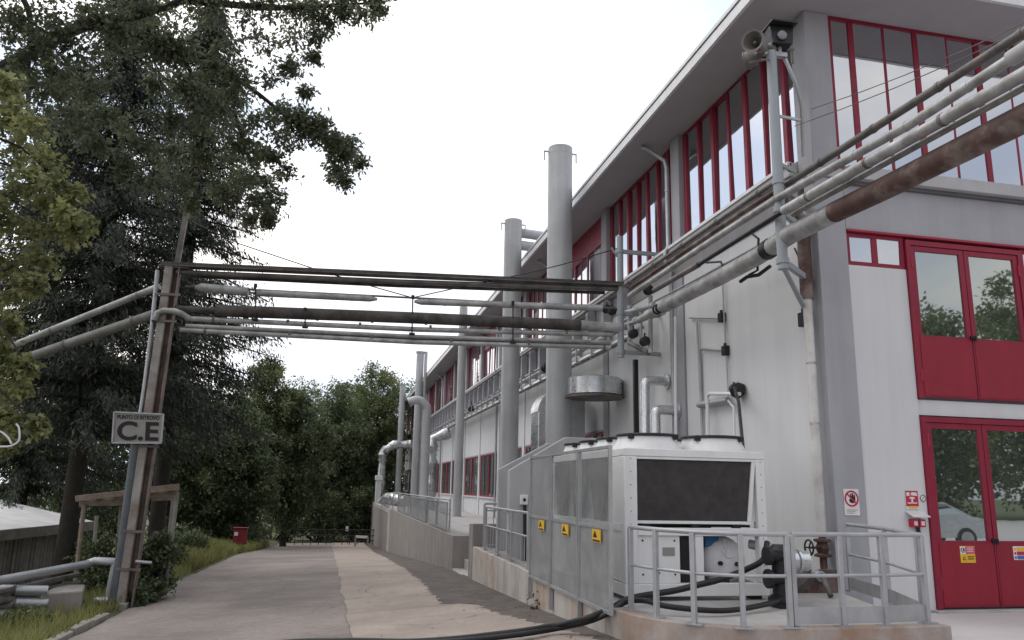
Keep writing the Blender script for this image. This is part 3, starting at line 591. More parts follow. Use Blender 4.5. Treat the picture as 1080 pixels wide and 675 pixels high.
# valves and manifold by the wall post
vt = thing('valve_cluster', 'cluster of dark valves and short pipes by the wall post', 'valves', tuple(at(672,365,X=6.4)))
for (x0_, y0_, x1_, y1_, r) in ((664,322,664,362,.05),(664,362,672,366,.05),(672,366,684,372,.06),(676,325,676,372,.035),(686,312,686,372,.05),(660,330,690,322,.06),(662,342,700,330,.05)):
    part('pipe_run', MB().tube([at(x0_,y0_,X=6.35), at(x1_,y1_,X=6.35)], r, 10), random.choice([M['pipe'], M['steel'], M['pipedark']]), vt)
for (x_, y_) in ((640,326),(646,328),(684,306),(668,352),(680,360)):
    q = at(x_, y_, X=6.2); part('valve', MB().lathe(q-Vector((0,.09,0)), (0,1,0), [(.04,0),(.1,.02),(.1,.05),(.05,.07),(.05,.11),(.1,.13),(.1,.16),(.04,.18)], 12).tube([q, q+Vector((0,0,.18))], .02, 8), M['blackmetal'], vt)
# ------------------------------------------------------------------ left pole with sign
def pl(px, py, dy=0): return at(px, py, Y=17.0+dy)
z_base = zground(-4, 17)-.2
pt = pl(183, 281); pb = pl(130, 652)
pole = thing('steel_pole', 'tall peeling steel beam pole carrying the pipes beside the road', 'pole', (pb.x, pb.y, z_base))
ax = (pt-pb).normalized()
def pbar(pa, pc, dx, w, dyy, h, mt, nm):
    part(nm, MB().bar(pa+Vector((dx, dyy, 0)), pc+Vector((dx, dyy, 0)), w, h, up=(0,1,0)), mt, pole, bev=.004)
pbar(pb, pt, -.07, .15, -.1, .02, M['polerust'], 'flange'); pbar(pb, pt, .07, .12, .06, .02, M['polered'], 'flange'); pbar(pb, pt, .012, .02, -.02, .16, M['polered'], 'web'); pbar(pb, pt, .14, .02, -.01, .22, M['polered'], 'side_plate')
part('cap_arm', MB().bar(pl(168,281), pl(200,283.5), .2, .05), M['pipedark'], pole)
part('mast', MB().bar(pl(186,283,.1), pl(201,200,.1), .10, .10, up=(0,1,0)), M['pipedark'], pole)
for (y_) in (310, 338, 470, 560, 600): part('strap', MB().bar(pl(182-(y_-281)*.143-14, y_, -.12), pl(182-(y_-281)*.143+12, y_+1, -.12), .03, .05), M['pipedark'], pole)
part('stub_pipe', MB().tube([pl(143,592,-.13), pl(152,593,-.13), pl(160,593.5,-.13)], .03, 8), M['steel'], pole)
for lab, pts, r, mt in (('dark blue grey conduit strapped to the left of the pole', [(117,648),(128,580),(143,468)], .085, M['conduit']), ('thin pale conduit running up the left face of the pole', [(143,468),(152,410),(160,345),(166,285)], .04, M['steel']), ('second thin conduit up the pole beside the pale one', [(148,440),(157,380),(163,335)], .035, M['pipedark'])):
    solo('conduit', MB().tube([pl(x, y, -.05) for x, y in pts], r, 12), mt, lab, 'conduit')
e = [pl(163,338,-.15), pl(166,330,-.15), pl(172,327.5,-.16), pl(184,328,-.16), pl(192,331,-.1), pl(200,336,-.05)]
solo('elbow_pipe', MB().tube(e, .062, 12), M['pipe'], 'pale elbow pipe wrapping round the top of the pole', 'pipe')
a = pl(168,302,.0); c_ = at(20, 362, Y=18.3); pipe_thing('pale clad pipe running left into the trees from the pole top', [([a, a.lerp(c_,.5), c_+(c_-a)*.3], .068, M['pipe'])], along([a, c_], 2.1, .073), M['pipedim'])
a = pl(164,331,.0); c_ = at(10, 384, Y=18.3); pipe_thing('thicker brown grey pipe below it running left from the pole', [([a, a.lerp(c_,.5), c_+(c_-a)*.3], .10, M['pipedim'])], along([a, c_], 1.6, .112), M['pipedark'])
# sign
q = [pl(118.5,467,-.2), pl(170,467.3,-.2), pl(172.5,437,-.2), pl(120.5,434.5,-.2)]
xd = (q[1]-q[0]).normalized(); w_ = (q[1]-q[0]).length; h_ = (q[3]-q[0]).length; yd = Vector((0,0,1)); yd = (q[3]-q[0]).normalized(); cc = (q[0]+q[1]+q[2]+q[3])/4
xd = (q[1]-q[0]+q[2]-q[3]).normalized(); nn = xd.cross(yd).normalized()
sg = thing('meeting_point_sign', 'grey board reading C.E fixed to the pole', 'sign', tuple(cc))
part('board', MB().prism([p-nn*.02 for p in q], nn*.02), M['signgrey'], sg)
fr = MB()
for i in range(4): fr.bar(q[i]+nn*.006, q[(i+1)%4]+nn*.006, .03, .03, up=tuple(nn))
part('frame', fr, M['steel'], sg)
text_part('lettering', 'C.E', .50, M['ink'], sg, cc-yd*.08+nn*.006, xd, yd, sx=1.08, bold=.014)
text_part('lettering', 'PUNTO DI RITROVO', .105, M['ink'], sg, cc+yd*(h_*.34)+nn*.006, xd, yd, sx=.80, bold=.003)
# ------------------------------------------------------------------ exhaust stacks
def stack(label, px_top, py_top, wpx, X, zb=.28, lugs=False, mt='stack', cone=False, goose=False):
    p = at(px_top, py_top, X=X); r = px_r(p, wpx); t = thing('exhaust_stack', label, 'chimney', (X, p.y, zb))
    prof = [(r, 0), (r, p.z-zb), (r*.94, p.z-zb), (r*.94, p.z-zb-.6)]
    part('flue', MB().lathe((X, p.y, zb), (0,0,1), [(r,0),(r,p.z-zb),(r*.95,p.z-zb+.001),(r*.95,p.z-zb-.8)], 28), M[mt], t)
    for z in np.arange(zb+1.9, p.z-.2, 2.1): part('seam', MB().lathe((X, p.y, z), (0,0,1), [(r*1.008,0),(r*1.012,.015),(r*1.008,.03)], 28), M[mt], t)
    part('base_ring', MB().lathe((X, p.y, zb), (0,0,1), [(r*1.25,0),(r*1.25,.03)], 24), M['steel'], t)
    if lugs:
        for s in (-1, 1):
            c = Vector((X+s*r, p.y, p.z-.14)); part('lifting_lug', MB().bar(c+Vector((-s*.02,0,.02)), c+Vector((s*.12,0,.02)), .05, .03).bar(c+Vector((s*.12,0,.035)), c+Vector((s*.12,0,-.24)), .03, .03), M['steel'], t)
    if cone: part('rim', MB().lathe((X, p.y, p.z-.12), (0,0,1), [(r*1.18,0),(r*1.25,.12),(r*1.1,.121)], 20), M[mt], t)
    return t
stack('nearest thick steel exhaust stack, the widest and tallest', 591, 157, 25.5, 5.5, lugs=True)
stack('second thick steel exhaust stack, left of the widest one', 541.5, 233, 18.5, 5.5, lugs=True)
stack('slender steel exhaust stack third along the wall', 489, 324, 8.5, 5.5)
stack('far tall exhaust stack with a flared rim before the thin pole', 443.5, 371, 7.6, 5.5, cone=True)
stack('most distant exhaust stack beside the trees', 425, 405, 6.0, 5.2, cone=True, zb=-.2)
stack('thin vent pole just right of the far flared stack', 449.5, 371, 3.2, 5.9)
p = at(446, 540, X=5.0); y_ = p.y; gz = at(440, 428, X=5.0)
g = [(5.0, y_, .3), (5.0, y_, gz.z-.9)]
for i in range(1, 9): a_ = math.pi*.62*i/8; g.append((5.0-.62*(1-math.cos(a_)), y_, gz.z-.9+.62*math.sin(a_)))
g.append((g[-1][0]-.25, y_, g[-1][2]-.12))
t = thing('gooseneck_duct', 'gooseneck exhaust duct bent over at the top by the far stacks', 'duct', (5.0, y_, .3))
part('duct', MB().tube(g, .25, 20), M['stack'], t); part('collar', MB().tube([Vector(g[-1])-(Vector(g[-1])-Vector(g[-2])).normalized()*.1, g[-1]], .28, 20), M['steel'], t)
# crossover pipes between second stack and roof
for lab, z_ in (('upper short pipe joining the second stack to the roof edge', 10.35), ('lower short pipe joining the second stack to the roof edge', 9.9)):
    pipe_thing(lab, [([(5.5, 25.5, z_), (8.2, 25.9, z_)], .17, M['stack'])])
# crinkled insulated ducts near the far end
def crinkle(label, pts, r):
    pts = [Vector(p) for p in pts]; P = []; R_ = []
    for a, c in zip(pts[:-1], pts[1:]):
        n = max(3, int((c-a).length/.22))
        for i in range(n): P.append(a.lerp(c, i/n)); R_.append(r*random.uniform(.72, 1.15))
    P.append(pts[-1]); R_.append(r); t = thing('insulated_duct', label, 'duct', tuple(pts[0])); part('foil_sleeve', MB().tube(P, R_, 12), M['foil'], t)
    for i in range(3, len(P)-1, 6): part('joint_band', clamp(MB(), P[i], P[i]-P[i-1], r*1.1, .06), M['steel'], t)
yk = 47.3
crinkle('crinkled silver insulated duct standing against the far wall', [(5.6, yk, .3), (5.6, yk, 4.4), (6.6, yk, 4.8)], .33)
yk = 66
crinkle('crinkled silver duct frame left leg at the far end of the building', [(3.7, yk, .3), (3.7, yk, 4.3), (4.6, yk, 4.9), (6.6, yk, 5.0)], .36)
crinkle('low crinkled silver duct behind the far railing', [(3.6, 60, .4), (3.7, 56, .8), (4.6, 52, .6)], .35)
# hooded duct and drum shaped duct by the near stack
t = thing('hooded_duct', 'grey box duct with rounded silver hood left of the near stack', 'duct', (6.5, 24.8, .3))
part('shaft', MB().box(6.2, 6.9, 24.2, 25.2, .3, 4.0), M['pipeshiny'], t, bev=.02)
hd = [(6.2+.0, 24.2, 4.0)]; poly = [(6.9, 24.19, 4.0)]+[(6.9-.72*math.sin(a), 24.19, 4.0+.72*math.cos(a)) for a in np.linspace(0, math.pi/2, 9)]
part('hood', MB().prism(poly, (0, 1.02, 0)), M['pipeshiny'], t)
t = thing('drum_duct', 'shiny silver drum shaped duct head above the near screen', 'duct', (6.2, 19, 3.8))
part('drum', MB().lathe((6.3, 18.9, 3.92), (0,0,1), [(.66,0),(.70,.02),(.70,.42),(.66,.45),(.3,.52)], 28).tube([(6.3,18.9,4.2),(6.3,21.6,4.3)], .30, 20), M['pipeshiny'], t)
part('neck', MB().box(5.95, 6.6, 20.6, 21.5, .3, 4.0), M['steel'], t, bev=.015); part('skirt', MB().lathe((6.3, 18.9, 3.84), (0,0,1), [(.5,0),(.74,.02),(.74,.07),(.6,.08)], 28), M['pipedark'], t)
part('tail', MB().box(5.98, 6.62, 21.6, 22.3, 3.95, 4.6), M['pipeshiny'], t)
# ------------------------------------------------------------------ far wall rack pipes
t = thing('wall_pipe_rack', 'long rack of horizontal pipes under the ledge along the far wall', 'pipe rack', (6.7, 50, 5))
for (x_, z_, r, mt) in ((6.62,5.48,.075,'pipe'),(6.70,5.28,.045,'pipe'),(6.55,5.12,.09,'pipeshiny'),(6.75,5.70,.04,'steel'),(6.45,5.05,.05,'pipedark')):
    part('pipe_run', MB().tube([(x_, 16.6, z_), (x_, 40, z_), (x_, 82, z_)], r, 10), M[mt], t)
proto = None
for i in range(46):
    y_ = 18.2+i*1.36
    if proto is None: proto = part('bracket', MB().box(6.74, 6.97, y_-.10, y_+.10, 5.55, 6.60).box(6.42, 6.737, y_-.03, y_+.03, 5.57, 5.62).box(6.42, 6.46, y_-.03, y_+.03, 4.98, 5.565), M['greypaint'], t)
    else: o = proto.copy(); COL.objects.link(o); o.location.y = y_-18.2
for i, y_ in enumerate((24.2, 29.5, 38.8)):
    part('valve', MB().lathe((6.5, y_, 5.46), (0,1,0), [(.05,0),(.15,.03),(.15,.1),(.08,.13),(.08,.3),(.15,.33),(.15,.4),(.05,.43)], 12).tube([(6.5,y_+.2,5.45),(6.5,y_+.2,5.85)], .03, 8), M['blackmetal'], t)
# ------------------------------------------------------------------ small services on the near wall
def wall_run(label, pts, r, mt, X=WX-.05, name='conduit', cat='conduit'): return solo(name, MB().tube([at(x, y, X=X) for x, y in pts], r, 10), mt, label, cat)
wall_run('thin vertical conduit with a bend on the white wall, leftmost', [(741,470),(735,340)], .022, M['steel'])
wall_run('vertical conduit turning right near its top into a black box', [(741,470),(738,372),(740,368),(766,370)], .024, M['steel'])
wall_run('long thin straight conduit dropping down the middle of the white wall', [(768,418),(763,322),(762,296)], .016, M['steel'])
wall_run('shorter horizontal conduit ending at the upper black box', [(727,335),(764,336)], .02, M['steel'])
wall_run('white pipe rising above the chiller and bending to the right', [(747,470),(746,418),(749,415),(780,415.5)], .036, M['white'], X=WX-.16)
wall_run('grey duct stub sticking out of the white wall', [(737,427),(768,422)], .06, M['steel'], X=WX-.1, name='duct_stub', cat='duct')
wall_run('thin white pipe dropping from the cable mouth to the chiller', [(775,472),(774,430),(766,420)], .022, M['white'], X=WX-.1)
cable = [(WX-.0, 13.0, 3.55)]+[tuple(at(x, y, X=X_)) for x, y, X_ in ((776,414,6.6),(779,424,6.45),(781,445,6.2),(784,476,5.7))]
t = thing('cable_mouth', 'black cable with funnel shaped collar coming out of the white wall', 'cable', cable[0])
part('cable', MB().tube(cable, .028, 10), M['black'], t)
q = at(776, 410, X=6.85); part('collar', MB().lathe(q+Vector((.12,0,-.06)), (-.8,0,.3), [(.10,0),(.15,.04),(.14,.14),(.05,.24)], 14), M['black'], t)
def jbox(label, px, py, s=.14, X=WX): 
    q = at(px, py, X=X); t = thing('junction_box', label, 'junction box', tuple(q)); part('box', MB().box(q.x-.11, q.x-.002, q.y-s/2, q.y+s/2, q.z-s*.65, q.z+s*.65), M['blackmetal'], t, bev=.012); part('gland', MB().tube([(q.x-.06,q.y,q.z+s*.6),(q.x-.06,q.y,q.z+s)], .03, 8), M['blackmetal'], t)
jbox('upper black junction box in the middle of the white wall', 764, 335); jbox('lower black junction box in the middle of the white wall', 768, 370); jbox('black alarm box on the wall near the corner downpipe', 851, 337, .17)
wall_run('thin black cable dropping to the alarm box near the corner', [(838,262),(842,270),(848,330)], .016, M['blackmetal'])
wall_run('black bent pipe hook under the wall pipes', [(790,244),(800,252),(799,285),(790,290)], .02, M['blackmetal'], X=6.3)
wall_run('second black bent pipe hook under the wall pipes', [(745,277),(760,276),(764,284)], .02, M['blackmetal'], X=6.3)
wall_run('black valve pipe under the thick wall pipe', [(781,297),(788,292),(800,290),(812,281)], .03, M['blackmetal'], X=6.3)
t = thing('standpipe', 'white standpipe at the corner with rusty top and handwheel valve', 'standpipe', (6.86, 10.34, .3))
sx, sy = 6.86, 10.36; zt_ = at(857, 262, X=sx).z
part('lagging', MB().tube([(sx,sy,1.05),(sx,sy,4.55)], .07, 16), M['lagging'], t); part('rusty_top', MB().tube([(sx,sy,4.5),(sx,sy,zt_+.5),(sx-.3,sy-.2,zt_+.62),(6.2,sy-.5,zt_+.62)], .10, 14), M['rust'], t)
part('lower_pipe', MB().tube([(sx,sy,.3),(sx,sy,1.05)], .05, 12), M['rust'], t)
for z_ in (2.6, 3.5): part('joint_band', MB().tube([(sx,sy,z_),(sx,sy,z_+.03)], .075, 16), M['steel'], t)
part('valve_body', MB().lathe((sx,sy,.72), (0,0,1), [(.06,0),(.12,.01),(.12,.04),(.07,.06),(.1,.13),(.07,.2),(.12,.22),(.12,.25),(.06,.26)], 14), M['rust'], t)
wheel = MB(); wc = Vector((sx-.28, sy-.1, .86)); ring = [wc+Vector((0, .105*math.cos(a), .105*math.sin(a))) for a in np.linspace(0, 2*math.pi, 21)]
wheel.tube(ring, .013, 8); wheel.tube([wc, (sx, sy-.05, .86)], .016, 8)
for a in (0, 2.1, 4.2): wheel.tube([wc, wc+Vector((0, .1*math.cos(a), .1*math.sin(a)))], .01, 6)
part('handwheel', wheel, M['blackmetal'], t)
wall_run('white lagged pipe under the wall post, right of the fan rings', [(713,470),(712,334)], .03, M['white'], X=6.75)
for lab, xx, yt, xr in (('taller silver elbow pipe entering the white wall', 680, 401, 690), ('shorter silver elbow pipe entering the white wall', 691, 432, 700)):
    a = at(xx, yt, X=6.45); P = [(a.x, a.y, .4), (a.x, a.y, a.z-.1), (a.x+.03, a.y, a.z-.03), (a.x+.1, a.y, a.z), (WX, a.y, a.z)]
    t = thing('elbow_pipe', lab, 'pipe', P[0]); part('pipe_run', MB().tube(P, .105, 16), M['pipeshiny'], t); part('rosette', MB().lathe((WX-.06, a.y, a.z), (1,0,0), [(.17,0),(.17,.025)], 18), M['pipeshiny'], t)
    for z_ in (1.6, 2.6): part('joint_band', MB().tube([(a.x,a.y,z_),(a.x,a.y,z_+.03)], .11, 16), M['steel'], t)
# ------------------------------------------------------------------ chiller
PZ = .294
cx0, cx1, cy0, cy1, cz1 = 3.50, 5.42, 9.35, 12.75, 2.12
C = thing('chiller_unit', 'large white air cooled chiller with dark coil end and fan rings on top', 'chiller', ((cx0+cx1)/2, (cy0+cy1)/2, PZ))
part('base_frame', MB().box(cx0, cx1, cy0, cy0+.1, PZ+.05, PZ+.2).box(cx0, cx1, cy1-.1, cy1, PZ+.05, PZ+.2).box(cx0, cx0+.1, cy0+.1, cy1-.1, PZ+.05, PZ+.2).box(cx1-.1, cx1, cy0+.1, cy1-.1, PZ+.05, PZ+.2), M['white'], C, bev=.008)
for x_ in (cx0+.05, cx1-.2):
    for y_ in (cy0+.1, cy1-.3): part('foot', MB().box(x_, x_+.14, y_, y_+.14, PZ, PZ+.048), M['blackmetal'], C)
for (x_, y_, w) in ((cx0, cy0, .17), (cx1-.12, cy0, .12), (cx0, cy1-.14, .14), (cx1-.12, cy1-.14, .12)): part('corner_post', MB().box(x_, x_+w, y_, y_+.12, PZ+.202, cz1-.1), M['white'], C, bev=.008)
part('top_frame', MB().box(cx0, cx1, cy0, cy0+.12, cz1-.098, cz1).box(cx0, cx1, cy1-.12, cy1, cz1-.098, cz1).box(cx0, cx0+.14, cy0+.12, cy1-.12, cz1-.098, cz1).box(cx1-.14, cx1, cy0+.12, cy1-.12, cz1-.098, cz1), M['white'], C, bev=.008)
part('top_deck', MB().box(cx0+.14, cx1-.14, cy0+.12, cy1-.12, cz1-.03, cz1-.004), M['white'], C)
zc0, zc1 = 1.24, cz1-.13                      # coil end panel
part('coil_end', MB().prism([(cx0+.175, cy0+.035, zc0), (cx1-.24, cy0+.035, zc0), (cx1-.15, cy0+.035, zc1), (cx0+.175, cy0+.035, zc1)], (0, .06, 0)), M['coil'], C)
part('coil_trim', MB().box(cx0+.175, cx1-.12, cy0+.01, cy0+.1, zc1, cz1-.1).bar((cx1-.235, cy0+.03, zc0), (cx1-.145, cy0+.03, zc1), .05, .03, up=(0,1,0)).box(cx0+.172, cx1-.2, cy0+.02, cy0+.1, zc0-.035, zc0), M['white'], C)
part('side_cheek', MB().prism([(cx1-.225, cy0+.08, zc0), (cx1-.12, cy0+.08, zc0), (cx1-.12, cy0+.08, zc1), (cx1-.12, cy0+.08, zc1)], (0, .03, 0)), M['white'], C)
part('mid_beam', MB().box(cx0+.17, cx1-.12, cy0, cy0+.08, 1.06, 1.155), M['white'], C, bev=.006)
for x_ in (cx0+.25, cx0+.9, cx1-.45): part('mid_bracket', MB().box(x_, x_+.1, cy0+.03, cy0+.1, 1.157, 1.2), M['blackmetal'], C)
part('access_panel', MB().box(cx0+.172, cx0+.73, cy0+.03, cy0+.06, PZ+.202, 1.058), M['white'], C, bev=.006)
sc_ = MB()
for (x_, z_) in ((.24,.6),(.24,1.0),(.66,.6),(.66,1.0),(.45,.62)): sc_.tube([(cx0+x_, cy0+.03, z_),(cx0+x_, cy0+.022, z_)], .012, 8)
part('screw', sc_, M['blackmetal'], C)
part('bay_cavity', MB().box(cx0+.74, cx0+.93, cy0+.12, cy0+.16, PZ+.202, 1.058).box(cx0+.74, cx1-.13, cy0+1.3, cy0+1.33, PZ+.21, 1.2).box(cx0+.2, cx1-.13, cy0+.2, cy0+1.29, 1.16, 1.19), M['blackmetal'], C)
part('middle_post', MB().box(cx0+.93, cx0+1.04, cy0+.01, cy0+.1, PZ+.202, 1.058), M['white'], C, bev=.006)
tc_ = Vector((4.93, cy0+.18, .74))
tk = part('tank', MB().lathe(tc_, (0,1,0), [(.02,-.02),(.13,-.012),(.22,.012),(.28,.05),(.302,.1),(.31,.16),(.31,1.0)], 32), M['tank'], C)
lifting = MB()
for a in (.15, 1.2, 2.2): lifting.tube([tc_+Vector((.0,-.03,.05)), tc_+Vector((.1*math.cos(a)-.02,-.035,.12*math.sin(a)+.05))], .007, 6)
lifting.tube([tc_+Vector((0,-.03,.05)), tc_+Vector((-.03,-.02,.28))], .007, 6); part('tag_wire', lifting, M['white'], tk)
for (dx, dz) in ((-.1,-.02),(.13,-.03),(-.02,-.24)): part('port', MB().tube([tc_+Vector((dx,-.05,dz)), tc_+Vector((dx,.03,dz))], .028, 10), M['blackmetal'], tk)
part('control_box', MB().box(4.66, 4.86, cy0+.22, cy0+.42, .92, 1.1), M['blue'], C, bev=.01)
for (y_) in (cy0+.45, cy0+.8): part('compressor', MB().lathe((4.55, y_, PZ+.21), (0,0,1), [(.1,0),(.13,.05),(.13,.4),(.08,.5)], 18), M['blackmetal'], C)
for x_ in (cx0+.085, cx1-.06):
    rv = MB()
    for z_ in np.arange(.55, 2.0, .16): rv.tube([(x_, cy0+.002, z_), (x_, cy0-.006, z_)], .008, 6)
    part('rivet', rv, M['greybar'], C)
part('rating_plate', MB().box(cx0+.5, cx0+.66, cy0+.024, cy0+.0285, .82, .92), M['signgrey'], C)
# sloping coils seen through the side screen
for k_ in range(3):
    ya = cy0+.62+k_*.92; 
    part('side_coil', MB().prism([(cx0+.02, ya+.28, 1.2), (cx0+.02, ya+.62, 1.2), (cx0+.02, ya+.86, zc1), (cx0+.02, ya+.04, zc1)], (.04, 0, 0)), M['coil'], C)
    part('side_panel', MB().box(cx0+.01, cx0+.04, ya-.08, ya+.86, PZ+.21, 1.1), M['white'], C, bev=.005)
part('side_cover', MB().box(cx0+.004, cx0+.03, cy0+.12, cy0+.52, PZ+.21, cz1-.1), M['white'], C, bev=.005)
part('side_beam', MB().box(cx0-.005, cx0+.08, cy0+.12, cy1-.14, 1.102, 1.19), M['white'], C)
part('side_sheet', MB().box(cx0+.09, cx0+.11, cy0+.13, cy1-.15, PZ+.21, cz1-.1), M['steel'], C)
# fans: 2 x 3 rings on the deck
for i in range(2):
    for j in range(4):
        fx, fy = cx0+.5+i*.92, cy0+.47+j*.82; r = .385
        f = part('fan_shroud', MB().lathe((fx, fy, cz1-.002), (0,0,1), [(r+.055,0),(r+.05,.05),(r+.01,.12),(r,.17),(r+.012,.185),(r-.015,.185),(r-.03,.02)], 32), M['white'], C)
        gl = MB()
        for s in range(8): a = s*math.pi/8; gl.tube([(fx+r*math.cos(a), fy+r*math.sin(a), cz1+.185), (fx-r*math.cos(a), fy-r*math.sin(a), cz1+.185)], .006, 6)
        for rr in (.12, .22, .31): gl.tube([(fx+rr*math.cos(a), fy+rr*math.sin(a), cz1+.185) for a in np.linspace(0, 2*math.pi, 25)], .006, 6)
        part('guard', gl, M['blackmetal'], f)
        part('guard_rim', MB().tube([(fx+(r+.012)*math.cos(a), fy+(r+.012)*math.sin(a), cz1+.185) for a in np.linspace(0, 2*math.pi, 33)], .02, 8), M['blackmetal'], f)
        for a in (.6, 2.2, 3.8, 5.4): part('clip', MB().bar((fx+(r+.02)*math.cos(a), fy+(r+.02)*math.sin(a), cz1+.13), (fx+(r+.02)*math.cos(a), fy+(r+.02)*math.sin(a), cz1+.195), .07, .05), M['blackmetal'], f)
        bl = MB()
        for s in range(5):
            a = s*2*math.pi/5; u = Vector((math.cos(a), math.sin(a), 0)); v = Vector((-math.sin(a), math.cos(a), 0)); o = Vector((fx, fy, cz1+.1))
            bl.add([o+u*.06-v*.04, o+u*.35-v*.09+Vector((0,0,-.03)), o+u*.35+v*.09+Vector((0,0,.03)), o+u*.06+v*.04], [(0,1,2,3)])
        part('fan_blades', bl, M['blackmetal'], f)
# pump group right of the chiller
t = thing('pump_set', 'black pump with flanged silver coupling right of the chiller', 'pump', (5.45, 9.0, PZ))
part('pump_body', MB().lathe((5.22, 8.75, PZ+.05), (0,0,1), [(.14,0),(.16,.02),(.16,.06),(.10,.1),(.10,.5),(.15,.52),(.15,.6),(.08,.66)], 18).box(5.12, 5.34, 8.63, 8.87, PZ, PZ+.06), M['blackmetal'], t)
for z_ in (.62, .88): part('motor_flange', MB().lathe((5.0, 8.7, z_), (1,0,0), [(.06,0),(.11,.01),(.11,.05),(.07,.07),(.07,.2),(.10,.22)], 16), M['blackmetal'], t)
part('coupling', MB().lathe((5.42, 8.9, .80), (1,0,0), [(.08,0),(.13,.02),(.13,.08),(.15,.09),(.15,.12),(.12,.13),(.12,.24)], 18), M['pipeshiny'], t)
part('suction_pipe', MB().tube([(5.3, 9.6, .95),(5.55, 9.3, .9),(5.66, 8.95, .80)], .06, 12), M['steel'], t)
t = thing('pump_set', 'small black valve and pipe manifold on the platform near the corner', 'valves', (6.4, 9.5, PZ))
part('manifold', MB().tube([(6.85, 10.25, .5),(6.5, 9.9, .55),(6.35, 9.6, .5),(6.3, 9.4, PZ+.03)], .035, 10), M['pipedark'], t)
part('valve', MB().lathe((6.45, 9.8, .52), (0,1,.1), [(.03,0),(.07,.01),(.07,.04),(.04,.05),(.04,.12),(.07,.13),(.07,.16),(.03,.17)], 12), M['steel'], t)
solo('wall_plinth_sheet', MB().box(6.0, 6.9, 9.95, 10.0, PZ, PZ+.3), M['rust'], 'rusty steel sheet lying against the wall foot behind the railing', 'sheet', bev=.004)
# ------------------------------------------------------------------ grey screens along the wall
SX = 3.045
sy = [at(x_, 560, X=SX).y for x_ in (645, 610.5, 581, 559)]; zs0, zs1, zm = .26, 2.10, 1.16
for k_, lab in enumerate(('grey mesh screen panel nearest the chiller corner post', 'middle grey mesh screen panel in front of the chiller', 'farthest grey mesh screen panel beside the stair railing')):
    a, c = sy[k_]+.012, sy[k_+1]-.012
    t = thing('screen_panel', lab, 'screen', (SX, (a+c)/2, zs0), 'grey screens on the low wall')
    f = MB(); w = .035
    for z_ in (zs0, zm, zs1-w): f.box(SX-.02, SX+.02, a+w, c-w, z_, z_+w)
    f.box(SX-.02, SX+.02, a, a+w, zs0, zs1).box(SX-.02, SX+.02, c-w, c, zs0, zs1)
    part('frame', f, M['steel'], t)
    part('mesh_sheet', MB().box(SX-.003, SX+.003, a+w, c-w, zm+w, zs1-w), M['screen'], t, smooth=0)
    part('lower_sheet', MB().box(SX-.003, SX+.003, a+w, c-w, zs0+w, zm), M['screen2'], t, smooth=0)
    part('leg', MB().box(SX-.025, SX+.025, c-.03, c+.02, zs0-.3, zs0-.002), M['steel'], t)
for lab, px_, py_ in (('yellow warning sign on the nearest screen panel', 629, 565), ('yellow warning sign on the middle screen panel', 596, 559), ('yellow warning sign on the farthest screen panel', 571, 554)):
    q = at(px_, py_, X=SX-.03); s = .072; t = thing('warning_sign', lab, 'sign', tuple(q), 'yellow signs on the screens')
    part('plate', MB().box(q.x-.004, q.x+.004, q.y-.15, q.y+.15, q.z-s, q.z+s), M['signyellow'], t)
    part('pictogram', MB().prism([(q.x-.006, q.y+.12, q.z-.02), (q.x-.006, q.y-.04, q.z-.02), (q.x-.006, q.y+.04, q.z+.06)], (.0015,0,0)), M['ink'], t)
    part('caption', MB().box(q.x-.006, q.x-.0045, q.y-.13, q.y+.13, q.z-.065, q.z-.045), M['ink'], t)
# ------------------------------------------------------------------ railings
def railing(label, pts, zb, zt, post_i=None, zmid=None, toe=True, group=None, balusters=0, r=.024, flat=True, extra=()):
    P = [Vector((x, y, 0)) for x, y in pts]; t = thing('railing', label, 'railing', (P[0].x, P[0].y, zb))
    up = Vector((0,0,1)); zmid = zmid or zb+(zt-zb)*.55
    part('top_rail', MB().tube([p+up*zt for p in P], r, 12), M['steel'], t)
    part('mid_rail', MB().tube([p+up*zmid for p in P], r*.75, 10), M['steel'], t)
    for i in (post_i or range(len(P))):
        p = P[i]; dd = (P[min(i+1,len(P)-1)]-P[max(i-1,0)]).normalized()
        if flat: part('post', MB().bar(p+up*zb, p+up*(zt-.01), .05, .05, up=tuple(dd)), M['steel'], t, bev=.005)
        else: part('post', MB().tube([p+up*zb, p+up*zt], r, 10), M['steel'], t)
        part('base_plate', MB().bar(p-dd*.09+up*(zb+.008), p+dd*.09+up*(zb+.008), .09, .014), M['steel'], t)
    if toe:
        for a, c in zip(P[:-1], P[1:]): part('toe_plate', MB().bar(a+up*(zb+.11), c+up*(zb+.11), .01, .16), M['steel'], t)
    if balusters:
        n = int((P[-1]-P[0]).length/balusters)
        for k_ in range(1, n): q = P[0].lerp(P[-1], k_/n); part('baluster', MB().bar(q+up*(zb+.06), q+up*zmid, .03, .012, up=(1,0,0)), M['steel'], t)
        part('bottom_rail', MB().bar(P[0]+up*(zb+.06), P[-1]+up*(zb+.06), .03, .03), M['steel'], t)
    return t
zt_ = 1.2; K = .312
rp = [at(664,645,Z=K), at(691,652,Z=K), at(731,659.5,Z=K), at(783,663.8,Z=K), at(833,663.3,Z=K)]
railing('galvanised railing curving round the chiller corner on the kerb', [(p.x+.03, p.y+.03) for p in rp], K, zt_, toe=False)
rp = [at(840,663,Z=K), at(891,662,Z=K), at(936,661,Z=K), at(980,658.5,Z=K)]
railing('straight galvanised railing with toe plate on the front kerb before the red door', [(p.x+.02, p.y+.04) for p in rp], K, zt_)
p0 = rp[-1]
railing('galvanised railing returning to the wall beside the red door', [(p0.x+.05, p0.y+.14), (6.62, 8.7), (6.95, 9.9)], K, zt_)
